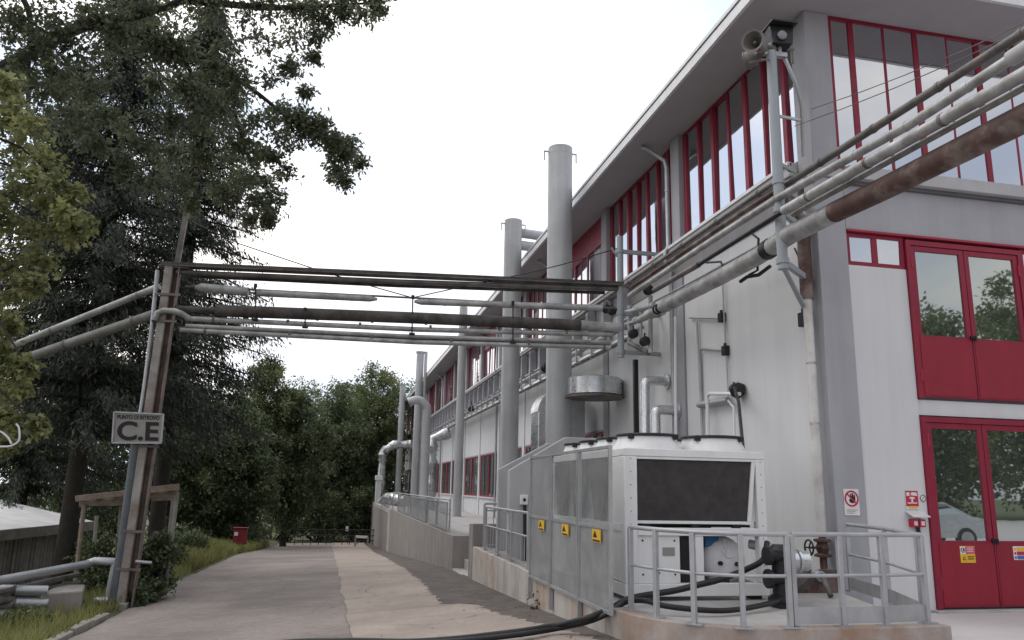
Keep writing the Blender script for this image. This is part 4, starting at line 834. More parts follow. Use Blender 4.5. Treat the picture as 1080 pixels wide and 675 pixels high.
solo('ramp_plate', MB().prism([(6.27, 7.5, -.02), (6.27, 9.6, -.02), (6.27, 9.6, .18), (6.27, 7.5, .18)], (.55, .1, -.15)), M['steel'], 'steel ramp plate at the end of the platform by the door', 'ramp', bev=.004)
railing('galvanised railing with vertical bars on the low wall left of the screens', [(3.17, 12.95), (3.17, 14.2), (3.17, 15.4), (3.17, 16.75)], .32, 1.2, zmid=.82, toe=False, balusters=.27)
railing('short railing across the top of the small concrete steps', [(3.3, 17.6), (4.35, 17.7)], .3, 1.25, toe=False, balusters=.2, zmid=1.1)
railing('railing at the back of the small step gap', [(4.5, 18.0), (4.5, 19.4), (4.5, 20.8)], .3, 1.25, toe=False)
railing('long railing with mesh on top of the tall retaining wall', [(3.2, y_) for y_ in (22.35, 25.2, 28, 31, 34, 37, 40.6, 44.4)], .36, 1.24, toe=False, flat=True)
def mesh_panel(lab, y0, y1, z0, z1, mt='screen'):
    t = thing('mesh_panel', lab, 'screen', (3.16, (y0+y1)/2, z0)); f = MB(); w = .04
    f.box(3.13, 3.17, y0, y0+w, z0, z1).box(3.13, 3.17, y1-w, y1, z0, z1).box(3.13, 3.17, y0+w, y1-w, z0, z0+w).box(3.13, 3.17, y0+w, y1-w, z1-w, z1)
    part('frame', f, M['steel'], t); part('mesh_sheet', MB().box(3.147, 3.153, y0+w, y1-w, z0+w, z1-w), M[mt], t, smooth=0)
    bz = MB()
    for i in range(1, int((y1-y0)/.25)): bz.box(3.14, 3.146, y0+i*.25-.01, y0+i*.25+.01, z0+w, z1-w)
    part('bars', bz, M['steel'], t)
mesh_panel('barred mesh panel nearest on the tall retaining wall railing', 22.5, 27.2, .40, 1.18, 'screen'); mesh_panel('solid looking mesh panel second on the tall retaining wall railing', 27.9, 33.8, .40, 1.18, 'screen2'); mesh_panel('third mesh panel on the tall retaining wall railing', 34.4, 40.3, .40, 1.18, 'screen')
mesh_panel('far mesh gate panel at the end of the retaining walls', 46.8, 54, -.9, .9, 'screen')
t = thing('white_pillar', 'white capped pillar beside the far end of the platform', 'pillar', (3.3, 62, -2)); part('shaft', MB().box(3.1, 3.5, 61.7, 62.3, -2.6, 2.0), M['wall'], t, bev=.02); part('cap', MB().box(3.03, 3.57, 61.6, 62.4, 2.0, 2.35), M['white'], t, bev=.02)
# grey inspection box by the parapet
q = at(552, 527, Y=14.59); t = thing('switch_box', 'small pale switch box on the near stair flank wall', 'switch box', tuple(q)); part('box', MB().box(q.x-.07, q.x+.07, 14.51, 14.597, q.z-.09, q.z+.09), M['white'], t, bev=.01); part('dial', MB().tube([(q.x, 14.51, q.z),(q.x, 14.49, q.z)], .03, 12), M['blackmetal'], t); part('cable', MB().tube([(q.x+.02, 14.56, q.z-.09),(q.x+.04, 14.56, .3)], .03, 8), M['blackmetal'], t)
# ------------------------------------------------------------------ wall signs on the front
def plate(name, label, cat, x0, x1, z0, z1, mt, y=FY-.012, th=.008):
    t = thing(name, label, cat, ((x0+x1)/2, y, z0)); part('plate', MB().box(x0, x1, y, y+th, z0, z1), mt, t, bev=.002); return t
def decal(t, nm, poly, mt, y): part(nm, MB().prism([(x, y, z) for x, z in poly], (0, -.0015, 0)), mt, t, smooth=0)
def circ(cx, cz, r, n=28): return [(cx+r*math.cos(a), cz+r*math.sin(a)) for a in np.linspace(0, 2*math.pi, n, endpoint=False)]
x0, x1, z0, z1 = 7.13, 7.375, 1.31, 1.68; yb = FY-.012
t = plate('prohibition_sign', 'white sign with red ring and crossed black hand on the grey column', 'sign', x0, x1, z0, z1, M['signwhite'])
cxm, czm = (x0+x1)/2, z1-.135
rg = MB(); c1, c2 = circ(cxm, czm, .115), circ(cxm, czm, .09); n = len(c1)
rg.add([(x, yb-.003, z) for x, z in c1+c2], [(i, (i+1)%n, n+(i+1)%n, n+i) for i in range(n)]); part('red_ring', rg, M['signred'], t, smooth=0)
decal(t, 'hand_symbol', [(cxm-.045,czm-.02),(cxm-.02,czm-.06),(cxm+.03,czm-.065),(cxm+.06,czm-.03),(cxm+.06,czm+.05),(cxm+.045,czm+.06),(cxm+.04,czm+.01),(cxm+.03,czm+.075),(cxm+.012,czm+.08),(cxm+.008,czm+.015),(cxm-.002,czm+.075),(cxm-.02,czm+.07),(cxm-.018,czm+.0)], M['ink'], yb-.0015)
decal(t, 'red_bar', [(cxm-.085,czm+.065),(cxm-.068,czm+.08),(cxm+.085,czm-.065),(cxm+.068,czm-.08)], M['signred'], yb-.0035)
for i, z_ in enumerate((z0+.075, z0+.055, z0+.03)): decal(t, 'caption', [(x0+.03, z_), (x1-.03-.03*i, z_), (x1-.03-.03*i, z_+.008), (x0+.03, z_+.008)], M['signgrey'], yb-.001)
x0, x1 = 8.165, 8.385; yb = FY+.018
t = plate('fire_button_sign', 'square red safety sign with white pictogram beside the red door', 'sign', x0, x1, 1.41, 1.68, M['signwhite'], y=yb)
decal(t, 'red_field', [(x0+.006,1.45),(x1-.006,1.45),(x1-.006,1.674),(x0+.006,1.674)], M['signred'], yb-.001)
for p_ in ([(x0+.02,1.60),(x0+.07,1.60),(x0+.07,1.65),(x0+.02,1.65)], [(x0+.09,1.61),(x1-.02,1.60),(x1-.03,1.65),(x0+.10,1.65)], [(x0+.06,1.56),(x1-.06,1.56),(x1-.075,1.585),(x0+.075,1.585)], [(x0+.095,1.50),(x1-.095,1.50),(x1-.095,1.56),(x0+.095,1.56)], [(x0+.03,1.49),(x1-.03,1.49),(x1-.03,1.505),(x0+.03,1.505)]): decal(t, 'pictogram', p_, M['signwhite'], yb-.003)
decal(t, 'yellow_caption', [(x0+.05,1.425),(x1-.03,1.425),(x1-.03,1.455),(x0+.05,1.455)], M['signyellow'], yb-.003)
t = thing('round_sticker', 'small round white sticker with dark rim next to the red sign', 'sticker', (8.47, FY, 1.55)); part('disc', MB().prism([(x, FY+.026, z) for x, z in circ(8.465, 1.57, .05)], (0,-.006,0)), M['signwhite'], t, smooth=0)
rg = MB(); c1, c2 = circ(8.465, 1.57, .05), circ(8.465, 1.57, .04); n = len(c1); rg.add([(x, FY+.018, z) for x, z in c1+c2], [(i, (i+1)%n, n+(i+1)%n, n+i) for i in range(n)]); part('rim', rg, M['ink'], t, smooth=0); decal(t, 'slash', [(8.44,1.545),(8.445,1.54),(8.49,1.595),(8.485,1.60)], M['signred'], FY+.018)
t = thing('emergency_button', 'red twin emergency buttons under a small canopy beside the door', 'emergency button', (8.29, FY, 1.15))
part('canopy', MB().prism([(8.15, FY+.028, 1.37), (8.15, FY+.028, 1.385), (8.15, FY-.13, 1.315), (8.15, FY-.13, 1.30)], (.29,0,0)), M['fascia'], t)
for x_ in (8.19, 8.31):
    bx_ = part('button_box', MB().box(x_, x_+.105, FY-.06, FY+.028, 1.16, 1.27), M['signred'], t, bev=.01); part('label_plate', MB().box(x_+.025, x_+.08, FY-.064, FY-.061, 1.185, 1.245), M['signwhite'], bx_)
part('cable_gland', MB().tube([(8.30, FY-.02, 1.16),(8.32, FY-.02, 1.02)], .028, 8), M['blackmetal'], t)
yb = FY-.006
t = plate('door_notice', 'pink and yellow notice with white symbol on the left door leaf', 'sign', 8.99, 9.245, .66, .895, M['signyellow'], y=yb)
decal(t, 'pink_field', [(9.08,.785),(9.24,.785),(9.24,.89),(9.08,.89)], M['pink'], yb-.001); decal(t, 'white_field', [(8.995,.785),(9.078,.785),(9.078,.89),(8.995,.89)], M['signwhite'], yb-.001); decal(t, 'symbol', circ(9.037,.838,.036), M['ink'], yb-.003); decal(t, 'symbol', circ(9.037,.838,.026), M['signwhite'], yb-.005); decal(t, 'symbol', [(9.03,.82),(9.055,.825),(9.05,.86),(9.035,.855)], M['ink'], yb-.007)
for z_ in (.865,.84,.815): decal(t, 'caption', [(9.11,z_),(9.21,z_),(9.21,z_+.008),(9.11,z_+.008)], M['signwhite'], yb-.003)
decal(t, 'triangle', [(9.02,.70),(9.08,.70),(9.05,.755)], M['ink'], yb-.003); decal(t, 'triangle', [(9.034,.708),(9.066,.708),(9.05,.738)], M['signyellow'], yb-.005)
for z_ in (.74,.71): decal(t, 'caption', [(9.11,z_),(9.22,z_),(9.22,z_+.012),(9.11,z_+.012)], M['ink'], yb-.003)
t = plate('door_notice', 'striped yellow red and blue notice on the right door leaf', 'sign', 9.915, 10.17, .70, .895, M['signwhite'], y=yb)
for i, mt in enumerate(('signyellow', 'signred', 'signblue')): z_ = .83-i*.06; decal(t, 'stripe', [(9.975,z_),(10.165,z_),(10.165,z_+.052),(9.975,z_+.052)], M[mt], yb-.001); decal(t, 'symbol', circ(9.945, z_+.026, .02), M[mt], yb-.001)
# ------------------------------------------------------------------ hoses
def smooth_path(P, n=6):
    P = [Vector(p) for p in P]; out = []
    for i in range(len(P)-1):
        p0, p1, p2, p3 = P[max(i-1,0)], P[i], P[i+1], P[min(i+2,len(P)-1)]
        for k_ in range(n):
            t = k_/n; out.append(.5*((2*p1)+(p2-p0)*t+(2*p0-5*p1+4*p2-p3)*t*t+(3*p1-p0-3*p2+p3)*t**3))
    return out+[P[-1]]
h1 = [at(809,572,Y=9.2), at(805,590,Y=9.05), at(786,601,Y=8.95), at(760,611,Y=8.9), at(736,617,Y=8.9), at(711,623,Y=8.95), at(686,627,Y=8.95), at(662,632,Y=8.9), at(642,643,X=3.12), at(619,652,Z=.2), at(590,659,Z=.06), at(559,664.5,Z=.02), at(520,669.5,Z=-.02), at(480,674,Z=-.05), at(430,677,Z=-.08), at(370,676,Z=-.1), at(300,678,Z=-.15), at(240,690,Z=-.2)]
solo('black_hose', MB().tube(smooth_path(h1), .036, 12), M['black'], 'thick black hose from the chiller over the kerb onto the road', 'hose')
h2 = [at(858,609,Y=9.3), at(835,627,Y=8.9), at(820,634,Y=8.6), at(790,641,Y=8.35), at(764,644,Y=8.2), at(735,643,Y=8.2), at(701,639,Y=8.3), at(680,633.5,Y=8.5), at(660,635,X=3.3), at(644,645.5,X=3.1), at(622,655,Z=.16), at(592,662,Z=.03), at(560,667.5,Z=.0), at(520,672.5,Z=-.03), at(470,677,Z=-.06), at(420,679,Z=-.08)]
solo('black_hose', MB().tube(smooth_path(h2), .03, 12), M['black'], 'lower black hose sagging along the platform beside the thick one', 'hose')
# ------------------------------------------------------------------ left side: shed, shelter, low pipes, block
def zpl(x, y): return zground(x, y)
t = thing('wooden_shed', 'grey board shed with pale roof down the bank behind the trees', 'shed', (-9.5, 26, -2))
e0, e1 = at(-60, 565, Y=19.5), at(98, 552, Y=26.5)       # eave line
dirv = (e1-e0); dirv.z = 0; L_ = dirv.length; u = dirv.normalized(); nrm = Vector((-u.y, u.x, 0)); ze = .32
e0 = Vector((e0.x, e0.y, ze)); e1 = Vector((e1.x, e1.y, ze))
part('roof', MB().prism([e0, e1, e1+nrm*5+Vector((0,0,1.05)), e0+nrm*5+Vector((0,0,1.05))], (0,0,.06)), M['shedroof'], t)
part('eave_board', MB().prism([e0-nrm*.03+Vector((0,0,-.2)), e1-nrm*.03+Vector((0,0,-.2)), e1-nrm*.03+Vector((0,0,.05)), e0-nrm*.03+Vector((0,0,.05))], nrm*.027), M['board'], t)
nb = 40
for i in range(nb):
    a = e0+u*(L_*i/nb)+nrm*(.35+random.uniform(-.02,.02)); w = L_/nb-.03
    part('board', MB().prism([a+Vector((0,0,-2.6)), a+u*w+Vector((0,0,-2.6)), a+u*w+Vector((0,0,-.02)), a+Vector((0,0,-.02))], nrm*.03), M['board'], t, smooth=0)
part('back_wall', MB().prism([e0+nrm*.42+Vector((0,0,-2.6)), e1+nrm*.42+Vector((0,0,-2.6)), e1+nrm*.42+Vector((0,0,-.03)), e0+nrm*.42+Vector((0,0,-.03))], nrm*4), M['fasciadark'], t, smooth=0)
# shelter of poles with plank roof, behind the beam pole
def sh(px, py, Y): return at(px, py, Y=Y)
t = thing('pole_shelter', 'rickety plank roofed shelter frame behind the beam pole', 'shelter', tuple(sh(130, 640, 18.5)))
for (xt, yt, xb, yb_, Y_) in ((89,533,76,628,18.0),(187,520,174,612,18.0),(128,535,118,640,19.6),(102,545,95,620,20.2),(183,525,172,610,20.0)):
    part('post', MB().tube([sh(xb, yb_+14, Y_), sh(xt, yt-1, Y_)], .045, 8), M['wood'] if xt < 100 else M['board'], t)
for (xa, ya_, xc, yc_, Y_, w, h) in ((80,526,150,518,17.9,.1,.12),(84,531,150,524.5,18.2,.1,.10),(84,533,188,519,18.1,.08,.09),(148,518,189,513.5,17.9,.12,.13),(86,531,131,530.5,19.4,.1,.12),(160,526,186,525,18.4,.08,.1)):
    part('roof_plank', MB().bar(sh(xa, ya_, Y_), sh(xc, yc_, Y_), w, h), M['wood'], t, bev=.008)
for i in range(6):
    x_ = 84+i*19; part('rafter', MB().bar(sh(x_, 525.5-i*1.9, 17.9), sh(x_+3, 528.5-i*1.4, 20.2), .09, .05), M['wood'], t)
# low pipes
t = thing('low_pipe_run', 'three low grey pipes running left from a riser near the pole', 'pipe', tuple(at(60, 605, Y=16.5)))
for dz, r, x_end in ((0, .075, 94), (-.2, .05, 84), (-.36, .06, 84)):
    a, c = at(x_end, 594.5, Y=17.2), at(-20, 616, Y=14.6); part('pipe_run', MB().tube([a+Vector((0,0,dz)), c+Vector((0,0,dz))], r, 12), M['steel'] if dz == 0 else M['pipedark'], t)
part('pipe_run', MB().tube([at(92,594.5,Y=17.2), at(100,591.5,Y=17.2), at(121,592.5,Y=17.2), at(121.5,595,Y=17.2), at(113,640,Y=17.2)], .075, 12), M['steel'], t)
part('elbow', MB().tube([at(100,634,Y=17.0), at(114,634,Y=17.0)], .08, 12), M['steel'], t)
for lab, y_, r in (('upper of three stacked pipes left of the concrete block', 622.5, .085), ('middle of three stacked pipes left of the concrete block', 636, .09), ('lowest of three stacked pipes left of the concrete block', 648, .08)):
    pipe_thing(lab, [([at(50, y_+.5, Y=15.6), at(-30, y_-1, Y=15.2)], r, M['steel'] if y_ < 640 else M['pipe'])], along([at(50, y_+.5, Y=15.6), at(-30, y_-1, Y=15.2)], .8, r*1.07))
q0 = at(68, 655, Y=15.6)
b = MB(); f0, f1, k1, k0 = at(43,627,Y=15.5), at(88,622,Y=15.9), at(90,618,Y=16.8), at(62,619,Y=16.8)
tz = (f0.z+f1.z)/2
P_ = [Vector((p.x, p.y, tz)) for p in (f0, f1, k1, k0)]
solo('concrete_block', MB().prism([p-Vector((0,0,1.0)) for p in P_], (0,0,1.0)), M['concrete'], 'low grey concrete chamber block in the grass by the pipes', 'block', bev=.03)
# hose box and hydrant
t = thing('hose_cabinet', 'red fire hose cabinet on a post in the grass verge', 'hose cabinet', (-4.4, 37.5, zground(-4.4, 37.5)))
q = at(253.5, 566, Y=37.5); s = .33; part('cabinet', MB().box(q.x-.29, q.x+.27, 37.4, 37.7, q.z-.33, q.z+.34), M['hydrant'], t, bev=.02); part('door_panel', MB().box(q.x-.26, q.x-.05, 37.38, 37.398, q.z-.28, q.z+.3), M['hydrant'], t); part('lettering_plate', MB().box(q.x-.25, q.x-.1, 37.372, 37.379, q.z+.05, q.z+.2), M['signwhite'], t)
part('post', MB().tube([(q.x, 37.55, q.z-.33),(q.x, 37.55, q.z-1.4)], .05, 10), M['hydrant'], t); part('roof', MB().box(q.x-.33, q.x+.31, 37.34, 37.74, q.z+.362, q.z+.39), M['hydrant'], t)
q = at(247, 578, Y=37.0); t = thing('hydrant', 'small red hydrant left of the hose cabinet', 'hydrant', (q.x, q.y, q.z-.5)); part('barrel', MB().lathe((q.x, q.y, q.z-.6), (0,0,1), [(.12,0),(.12,.05),(.08,.08),(.08,.6),(.12,.62),(.12,.68),(.09,.76),(.03,.8)], 14), M['hydrant'], t); part('outlet', MB().tube([(q.x-.16,q.y,q.z-.1),(q.x+.16,q.y,q.z-.1)], .05, 10), M['hydrant'], t)
# far end: fence and barrier
t = thing('far_fence', 'dark low mesh fence across the end of the road', 'fence', (0, 60, -2.6))
for i in range(13): x_ = -2.5+i*.55; part('fence_post', MB().bar((x_, 60, zroad(x_,60)-.1), (x_, 60, zroad(x_,60)+1.1), .05, .05), M['blackmetal'], t)
for z_ in (.3, .65, 1.05): part('fence_rail', MB().tube([(-2.6, 60, -2.66+z_), (4.2, 60, -2.66+z_)], .03, 8), M['blackmetal'], t)
t = thing('road_barrier', 'pale bar barrier on short posts at the right end of the road', 'barrier', (2.2, 58, -2.6)); a = at(375, 566, Y=56); c = at(388, 566.5, Y=56)
part('bar', MB().bar(a, c, .08, .16), M['white'], t); part('post', MB().bar((a.x, a.y, a.z-.95), (a.x, a.y, a.z), .12, .12), M['concrete'], t); part('post', MB().bar((c.x, c.y, c.z-.95), (c.x, c.y, c.z), .12, .12), M['concrete'], t)
q = at(366, 558, Y=62); t = thing('far_signpost', 'thin dark post with a small white plate at the road end', 'signpost', (q.x, q.y, -2.7)); part('post', MB().tube([(q.x+.1, q.y, -2.9), (q.x+.15, q.y, q.z+1.6)], .04, 8), M['blackmetal'], t); part('plate', MB().box(q.x-.1, q.x+.1, q.y-.03, q.y, q.z-.15, q.z+.2), M['signwhite'], t)
# car standing behind the camera, seen in the door glass
def car(loc, rz):
    t = thing('parked_car', 'silver parked car mirrored in the glass of the lower red door', 'car', loc); t.rotation_euler.z = rz; ORG[t] = Vector((0,0,0))
    prof = [(-2.1,.32),(-2.15,.62),(-1.95,.85),(-1.25,.93),(-.65,1.38),(.75,1.42),(1.55,1.0),(2.05,.92),(2.15,.6),(2.1,.32)]
    b = MB(); n = len(prof); vs_ = []
    for s, w in ((-1,1),(-1,.9),(1,.9),(1,1)): pass
    for yy, sc in ((-.83,0),(-.86,.5),(.86,.5),(.83,0)):
        for (x, z) in prof: vs_.append((x*(1 if sc else .99), yy*(.80 if z > 1.1 else 1), z))
    fs = [tuple(range(n-1,-1,-1)), tuple(3*n+i for i in range(n))]
    for r_ in range(3):
        for i in range(n): fs.append((r_*n+i, r_*n+(i+1)%n, (r_+1)*n+(i+1)%n, (r_+1)*n+i))
    part('body', b.add(vs_, fs), M['carpaint'], t, bev=.05)
    for s in (-1, 1):
        part('side_window', MB().prism([(-1.1, s*.80, .95), (1.35, s*.80, 1.0), (.72, s*.71, 1.36), (-.62, s*.71, 1.33)], (0, s*.02, 0)), M['glass_low'], t)
        for x in (-1.3, 1.3):
            wv = part('wheel', MB().lathe((x, s*.68, .32), (0, s, 0), [(.2,0),(.31,.01),(.32,.05),(.32,.16),(.3,.2),(.2,.2)], 20), M['tyre'], t); part('rim', MB().lathe((x, s*.68, .32), (0, s, 0), [(.05,.19),(.2,.205),(.05,.21)], 16), M['steel'], wv)
    for x, mt in ((-2.12, M['signwhite']), (2.12, M['signred'])):
        for s in (-1, 1): part('headlight' if x < 0 else 'tail_light', MB().box(min(x, x*.97), max(x, x*.97), s*.6-.15, s*.6+.15, .62, .76), mt, t)
car((18.6, -2.5, .0), rad(8))

lp = [at(x, y, Y=7.4) for x, y in ((-12,470),(0,471),(12,470),(20,464),(20,452),(17,447))]; lp2 = [at(x, y, Y=7.4) for x, y in ((-12,452),(0,455),(8,461),(12,468))]
t = thing('white_cable_loop', 'curled white cable hanging among the maple leaves at the left edge', 'cable', tuple(lp[0])); part('cable', MB().tube(smooth_path(lp), .008, 6), M['white'], t); part('cable', MB().tube(smooth_path(lp2), .008, 6), M['white'], t)
# ------------------------------------------------------------------ vegetation
SHAPES = dict(
 diamond=np.array([(0,0),(.42,.5),(1,0),(.42,-.5)]),
 oak=np.array([(0,0),(.2,.18),(.32,.12),(.48,.42),(.62,.22),(.78,.34),(1,0),(.80,-.32),(.62,-.20),(.46,-.44),(.30,-.14),(.18,-.2)]),
 maple=np.array([(0,0),(.12,.28),(.05,.55),(.36,.34),(.52,.66),(.62,.28),(1,0),(.62,-.28),(.52,-.66),(.36,-.34),(.05,-.55),(.12,-.28)]),
 blade=np.array([(0,.5),(1,.05),(1,-.05),(0,-.5)]),
 spray=np.array([(0,.12),(.35,.5),(1,.0),(.5,-.5),(0,-.12)]))
def norm(a): return a/np.maximum(np.linalg.norm(a, axis=1, keepdims=True), 1e-9)
def leaf_mesh(name, pos, axis, nor, ln, wd, shape, mt, org):
    S = SHAPES[shape]; n = len(S); N_ = len(pos)
    axis = norm(axis); side = norm(np.cross(nor, axis)); nn = np.cross(axis, side)
    v = pos[:,None,:]-np.array(org)[None,None,:] + axis[:,None,:]*(S[None,:,0:1]*ln[:,None,None]) + side[:,None,:]*(S[None,:,1:2]*wd[:,None,None]) + nn[:,None,:]*((np.abs(S[None,:,1:2])*.35-.12*S[None,:,0:1]**2)*wd[:,None,None])
    me = bpy.data.meshes.new(name); me.vertices.add(N_*n); me.vertices.foreach_set('co', v.astype(np.float32).ravel())
    me.loops.add(N_*n); me.loops.foreach_set('vertex_index', np.arange(N_*n, dtype=np.int32))
    me.polygons.add(N_); me.polygons.foreach_set('loop_start', np.arange(0, N_*n, n, dtype=np.int32)); me.polygons.foreach_set('loop_total', np.full(N_, n, dtype=np.int32))
    me.materials.append(mt); me.update(calc_edges=True); me.validate(); return me
def rdir(n): return norm(RNG.normal(size=(n,3)))
def sprays(centres, radii, twigs, leaves, L0, shape_w=.55, droop=.25, flat=.75, up=.1):
    """leaf positions on twigs that radiate from each clump centre"""
    pos, ax, no_, ln = [], [], [], []
    for c, r in zip(centres, radii):
        nt_ = max(2, int(twigs*RNG.uniform(.7, 1.3))); d = rdir(nt_); d[:,2] = d[:,2]*flat+up; d = norm(d); l = r*RNG.uniform(.55, 1.15, nt_)
        s = RNG.uniform(.12, 1, (nt_, leaves))**.8
        p = np.array(c)[None,None,:] + d[:,None,:]*(s*l[:,None])[:,:,None]
        p[:,:,2] -= droop*(s**2)*l[:,None]*.8
        p = p.reshape(-1,3)+RNG.normal(size=(nt_*leaves,3))*L0*.55
        a = norm(np.repeat(d, leaves, 0)*.6+RNG.normal(size=(nt_*leaves,3))*.7+np.array([0,0,-droop])); b = norm(RNG.normal(size=(nt_*leaves,3))*.6+np.array([0,0,.9]))
        pos.append(p); ax.append(a); no_.append(b); ln.append(L0*RNG.uniform(.6, 1.3, nt_*leaves))
    return np.vstack(pos), np.vstack(ax), np.vstack(no_), np.concatenate(ln)
def add_mesh(name, me, parent):
    o = bpy.data.objects.new(name, me); COL.objects.link(o); o.parent = parent; ORG[o] = ORG[parent]; return o
def limb(mb, a, c, r0, r1, sag=.0, n=6, wob_=.05):
    a = Vector(a); c = Vector(c); l = (c-a).length; P = []
    for i in range(n+1):
        t = i/n; p = a.lerp(c, t); p.z += sag*math.sin(math.pi*t)*l
        if 0 < i < n: p += Vector((random.uniform(-1,1), random.uniform(-1,1), random.uniform(-1,1)))*wob_*l/n
        P.append(p)
    mb.tube(P, [r0+(r1-r0)*i/n for i in range(n+1)], 7); return P
def broadleaf(name, label, base, H, R_, trunk_r, mt, n_clump=60, twigs=14, leaves=12, L0=.16, shape='diamond', crown_z=.62, squash=1.0, group=None, seed=0, low=.25):
    random.seed(seed); base = Vector(base)
    t = thing(name, label, 'tree', tuple(base), group)
    tb = MB(); top = base+Vector((random.uniform(-.3,.3), random.uniform(-.3,.3), H*.72)); limb(tb, base-Vector((0,0,.3)), top, trunk_r, trunk_r*.35, 0, 8, .12)
    cc = base+Vector((0,0,H*crown_z)); hz_ = H*(1-crown_z); cs, rs = [], []
    for i in range(n_clump):
        while True:
            p = Vector((random.uniform(-1,1), random.uniform(-1,1), random.uniform(-1,1)))
            if .35 < p.length < 1: break
        lob = .82+.25*math.sin(3*math.atan2(p.y, p.x)+seed)+.12*math.sin(7*math.atan2(p.y,p.x)+2*p.z*3)
        q = cc+Vector((p.x*R_*lob, p.y*R_*lob, p.z*(hz_ if p.z > 0 else H*(crown_z-low))*squash)); cs.append(tuple(q)); rs.append(R_*random.uniform(.20, .36))
    for i in range(0, n_clump, max(1, n_clump//22)):
        s = base.lerp(top, random.uniform(.35, .95)); limb(tb, s, cs[i], trunk_r*.35, .02, .05, 5, .25)
    part('trunk', tb, M['bark'], t)
    pos, ax, no_, ln = sprays(cs, rs, twigs, leaves, L0)
    add_mesh('crown', leaf_mesh('crown', pos, ax, no_, ln, ln*.62, shape, mt, tuple(base)), t); return t
def spruce(label, base, H, R_, seed, z_low=.12, n_wh=34, mt=G_SPRUCE):
    random.seed(seed); base = Vector(base); t = thing('spruce_tree', label, 'tree', tuple(base), 'dark spruces behind the pole')
    tb = MB(); tb.tube([base-Vector((0,0,.3)), base+Vector((.05,0,H*.5)), base+Vector((0,0,H))], [.24,.17,.03], 10)
    pos, ax, no_, ln = [], [], [], []
    for w in range(n_wh):
        f = z_low+(1-z_low)*(w/n_wh); z = H*f; Lb = R_*(1-f)**.75*random.uniform(.8, 1.1)+.3
        for k_ in range(random.randint(6, 8)):
            a = random.uniform(0, 2*math.pi); l = Lb*random.uniform(.6, 1.15); st = base+Vector((0,0,z)); dr = random.uniform(.18, .42)
            m_ = int(7+l*5); P = []
            for i in range(m_+1):
                s = i/m_; P.append(st+Vector((math.cos(a)*l*s, math.sin(a)*l*s, .10*l*s-dr*l*s*s*1.2+.10*l*s**5)))
            tb.tube(P[::max(1, m_//4)]+[P[-1]], [.035*(1-j/6)+.006 for j in range(len(P[::max(1, m_//4)])+1)], 5, caps=False)
            for i in range(1, m_+1):
                nb_ = 22; c = np.array(P[i]); d = np.array([math.cos(a), math.sin(a), 0]); sd_ = np.array([-math.sin(a), math.cos(a), 0])
                s_ = RNG.choice([-1,1], nb_); dirs = d[None]*RNG.uniform(.1,.8,(nb_,1))+sd_[None]*(s_*RNG.uniform(.1,.9,nb_))[:,None]+np.array([0,0,-1])[None]*RNG.uniform(.25,1.5,(nb_,1))
                pos.append(c[None]+RNG.normal(size=(nb_,3))*.13); ax.append(dirs); no_.append(RNG.normal(size=(nb_,3))); ln.append(RNG.uniform(.07,.21,nb_))
    part('trunk', tb, M['bark'], t)
    pos, ax, no_, ln = np.vstack(pos), np.vstack(ax), np.vstack(no_), np.concatenate(ln)
    add_mesh('crown', leaf_mesh('crown', pos, ax, no_, ln, ln*.27, 'diamond', mt, tuple(base)), t)
# foreground oak: trunk outside the frame to the left, limbs reaching over the road
ob = Vector((-6.6, 9.5, zground(-6.6, 9.5)))
OK_ = thing('oak_tree', 'big dark leafy tree whose branches hang over the road top left', 'tree', tuple(ob))
tb = MB(); limb(tb, ob-Vector((0,0,.3)), ob+Vector((.3,.4,5.2)), .42, .34, 0, 6, .1); fork = ob+Vector((.3,.4,5.2)); limb(tb, fork, ob+Vector((.4,1.5,12.5)), .32, .08, 0, 6, .2)
def oak_limb(px, r0, r1, start=None):
    P = ([start] if start is not None else [])+[at(x, y, Y=Y_) for x, y, Y_ in px]; P = smooth_path(P, 4); tb.tube(P, [r0+(r1-r0)*i/(len(P)-1) for i in range(len(P))], 8); return P
limbs = []
limbs.append(oak_limb([(60,40,10.4),(110,26,10.6),(195,0,10.8),(280,-40,11)], .10, .03, fork+Vector((0,0,.6))))
limbs.append(oak_limb([(110,30,10.5),(190,50,10.8),(260,90,11.2),(310,130,11.5),(352,165,11.7)], .055, .012, None))
limbs.append(oak_limb([(190,55,10.8),(205,85,10.6),(215,120,10.4)], .04, .012)); limbs.append(oak_limb([(20,20,10.6),(45,60,10.3),(65,110,10.0)], .05, .012, None))
limbs.append(oak_limb([(190,0,10.8),(290,8,11.3),(360,5,11.8),(395,3,12)], .06, .012)); limbs.append(oak_limb([(235,72,11.1),(248,120,11.2),(262,165,11.2),(285,205,11.3)], .035, .01))
limbs.append(oak_limb([(290,115,11.4),(330,132,11.6),(368,158,11.8)], .025, .008)); limbs.append(oak_limb([(0,-30,10.4),(30,10,10.2),(30,70,10),(28,140,9.8)], .05, .012))
part('limbs', tb, M['bark'], OK_); limb_pts = [P[i] for P in limbs for i in range(2, len(P), 2)]
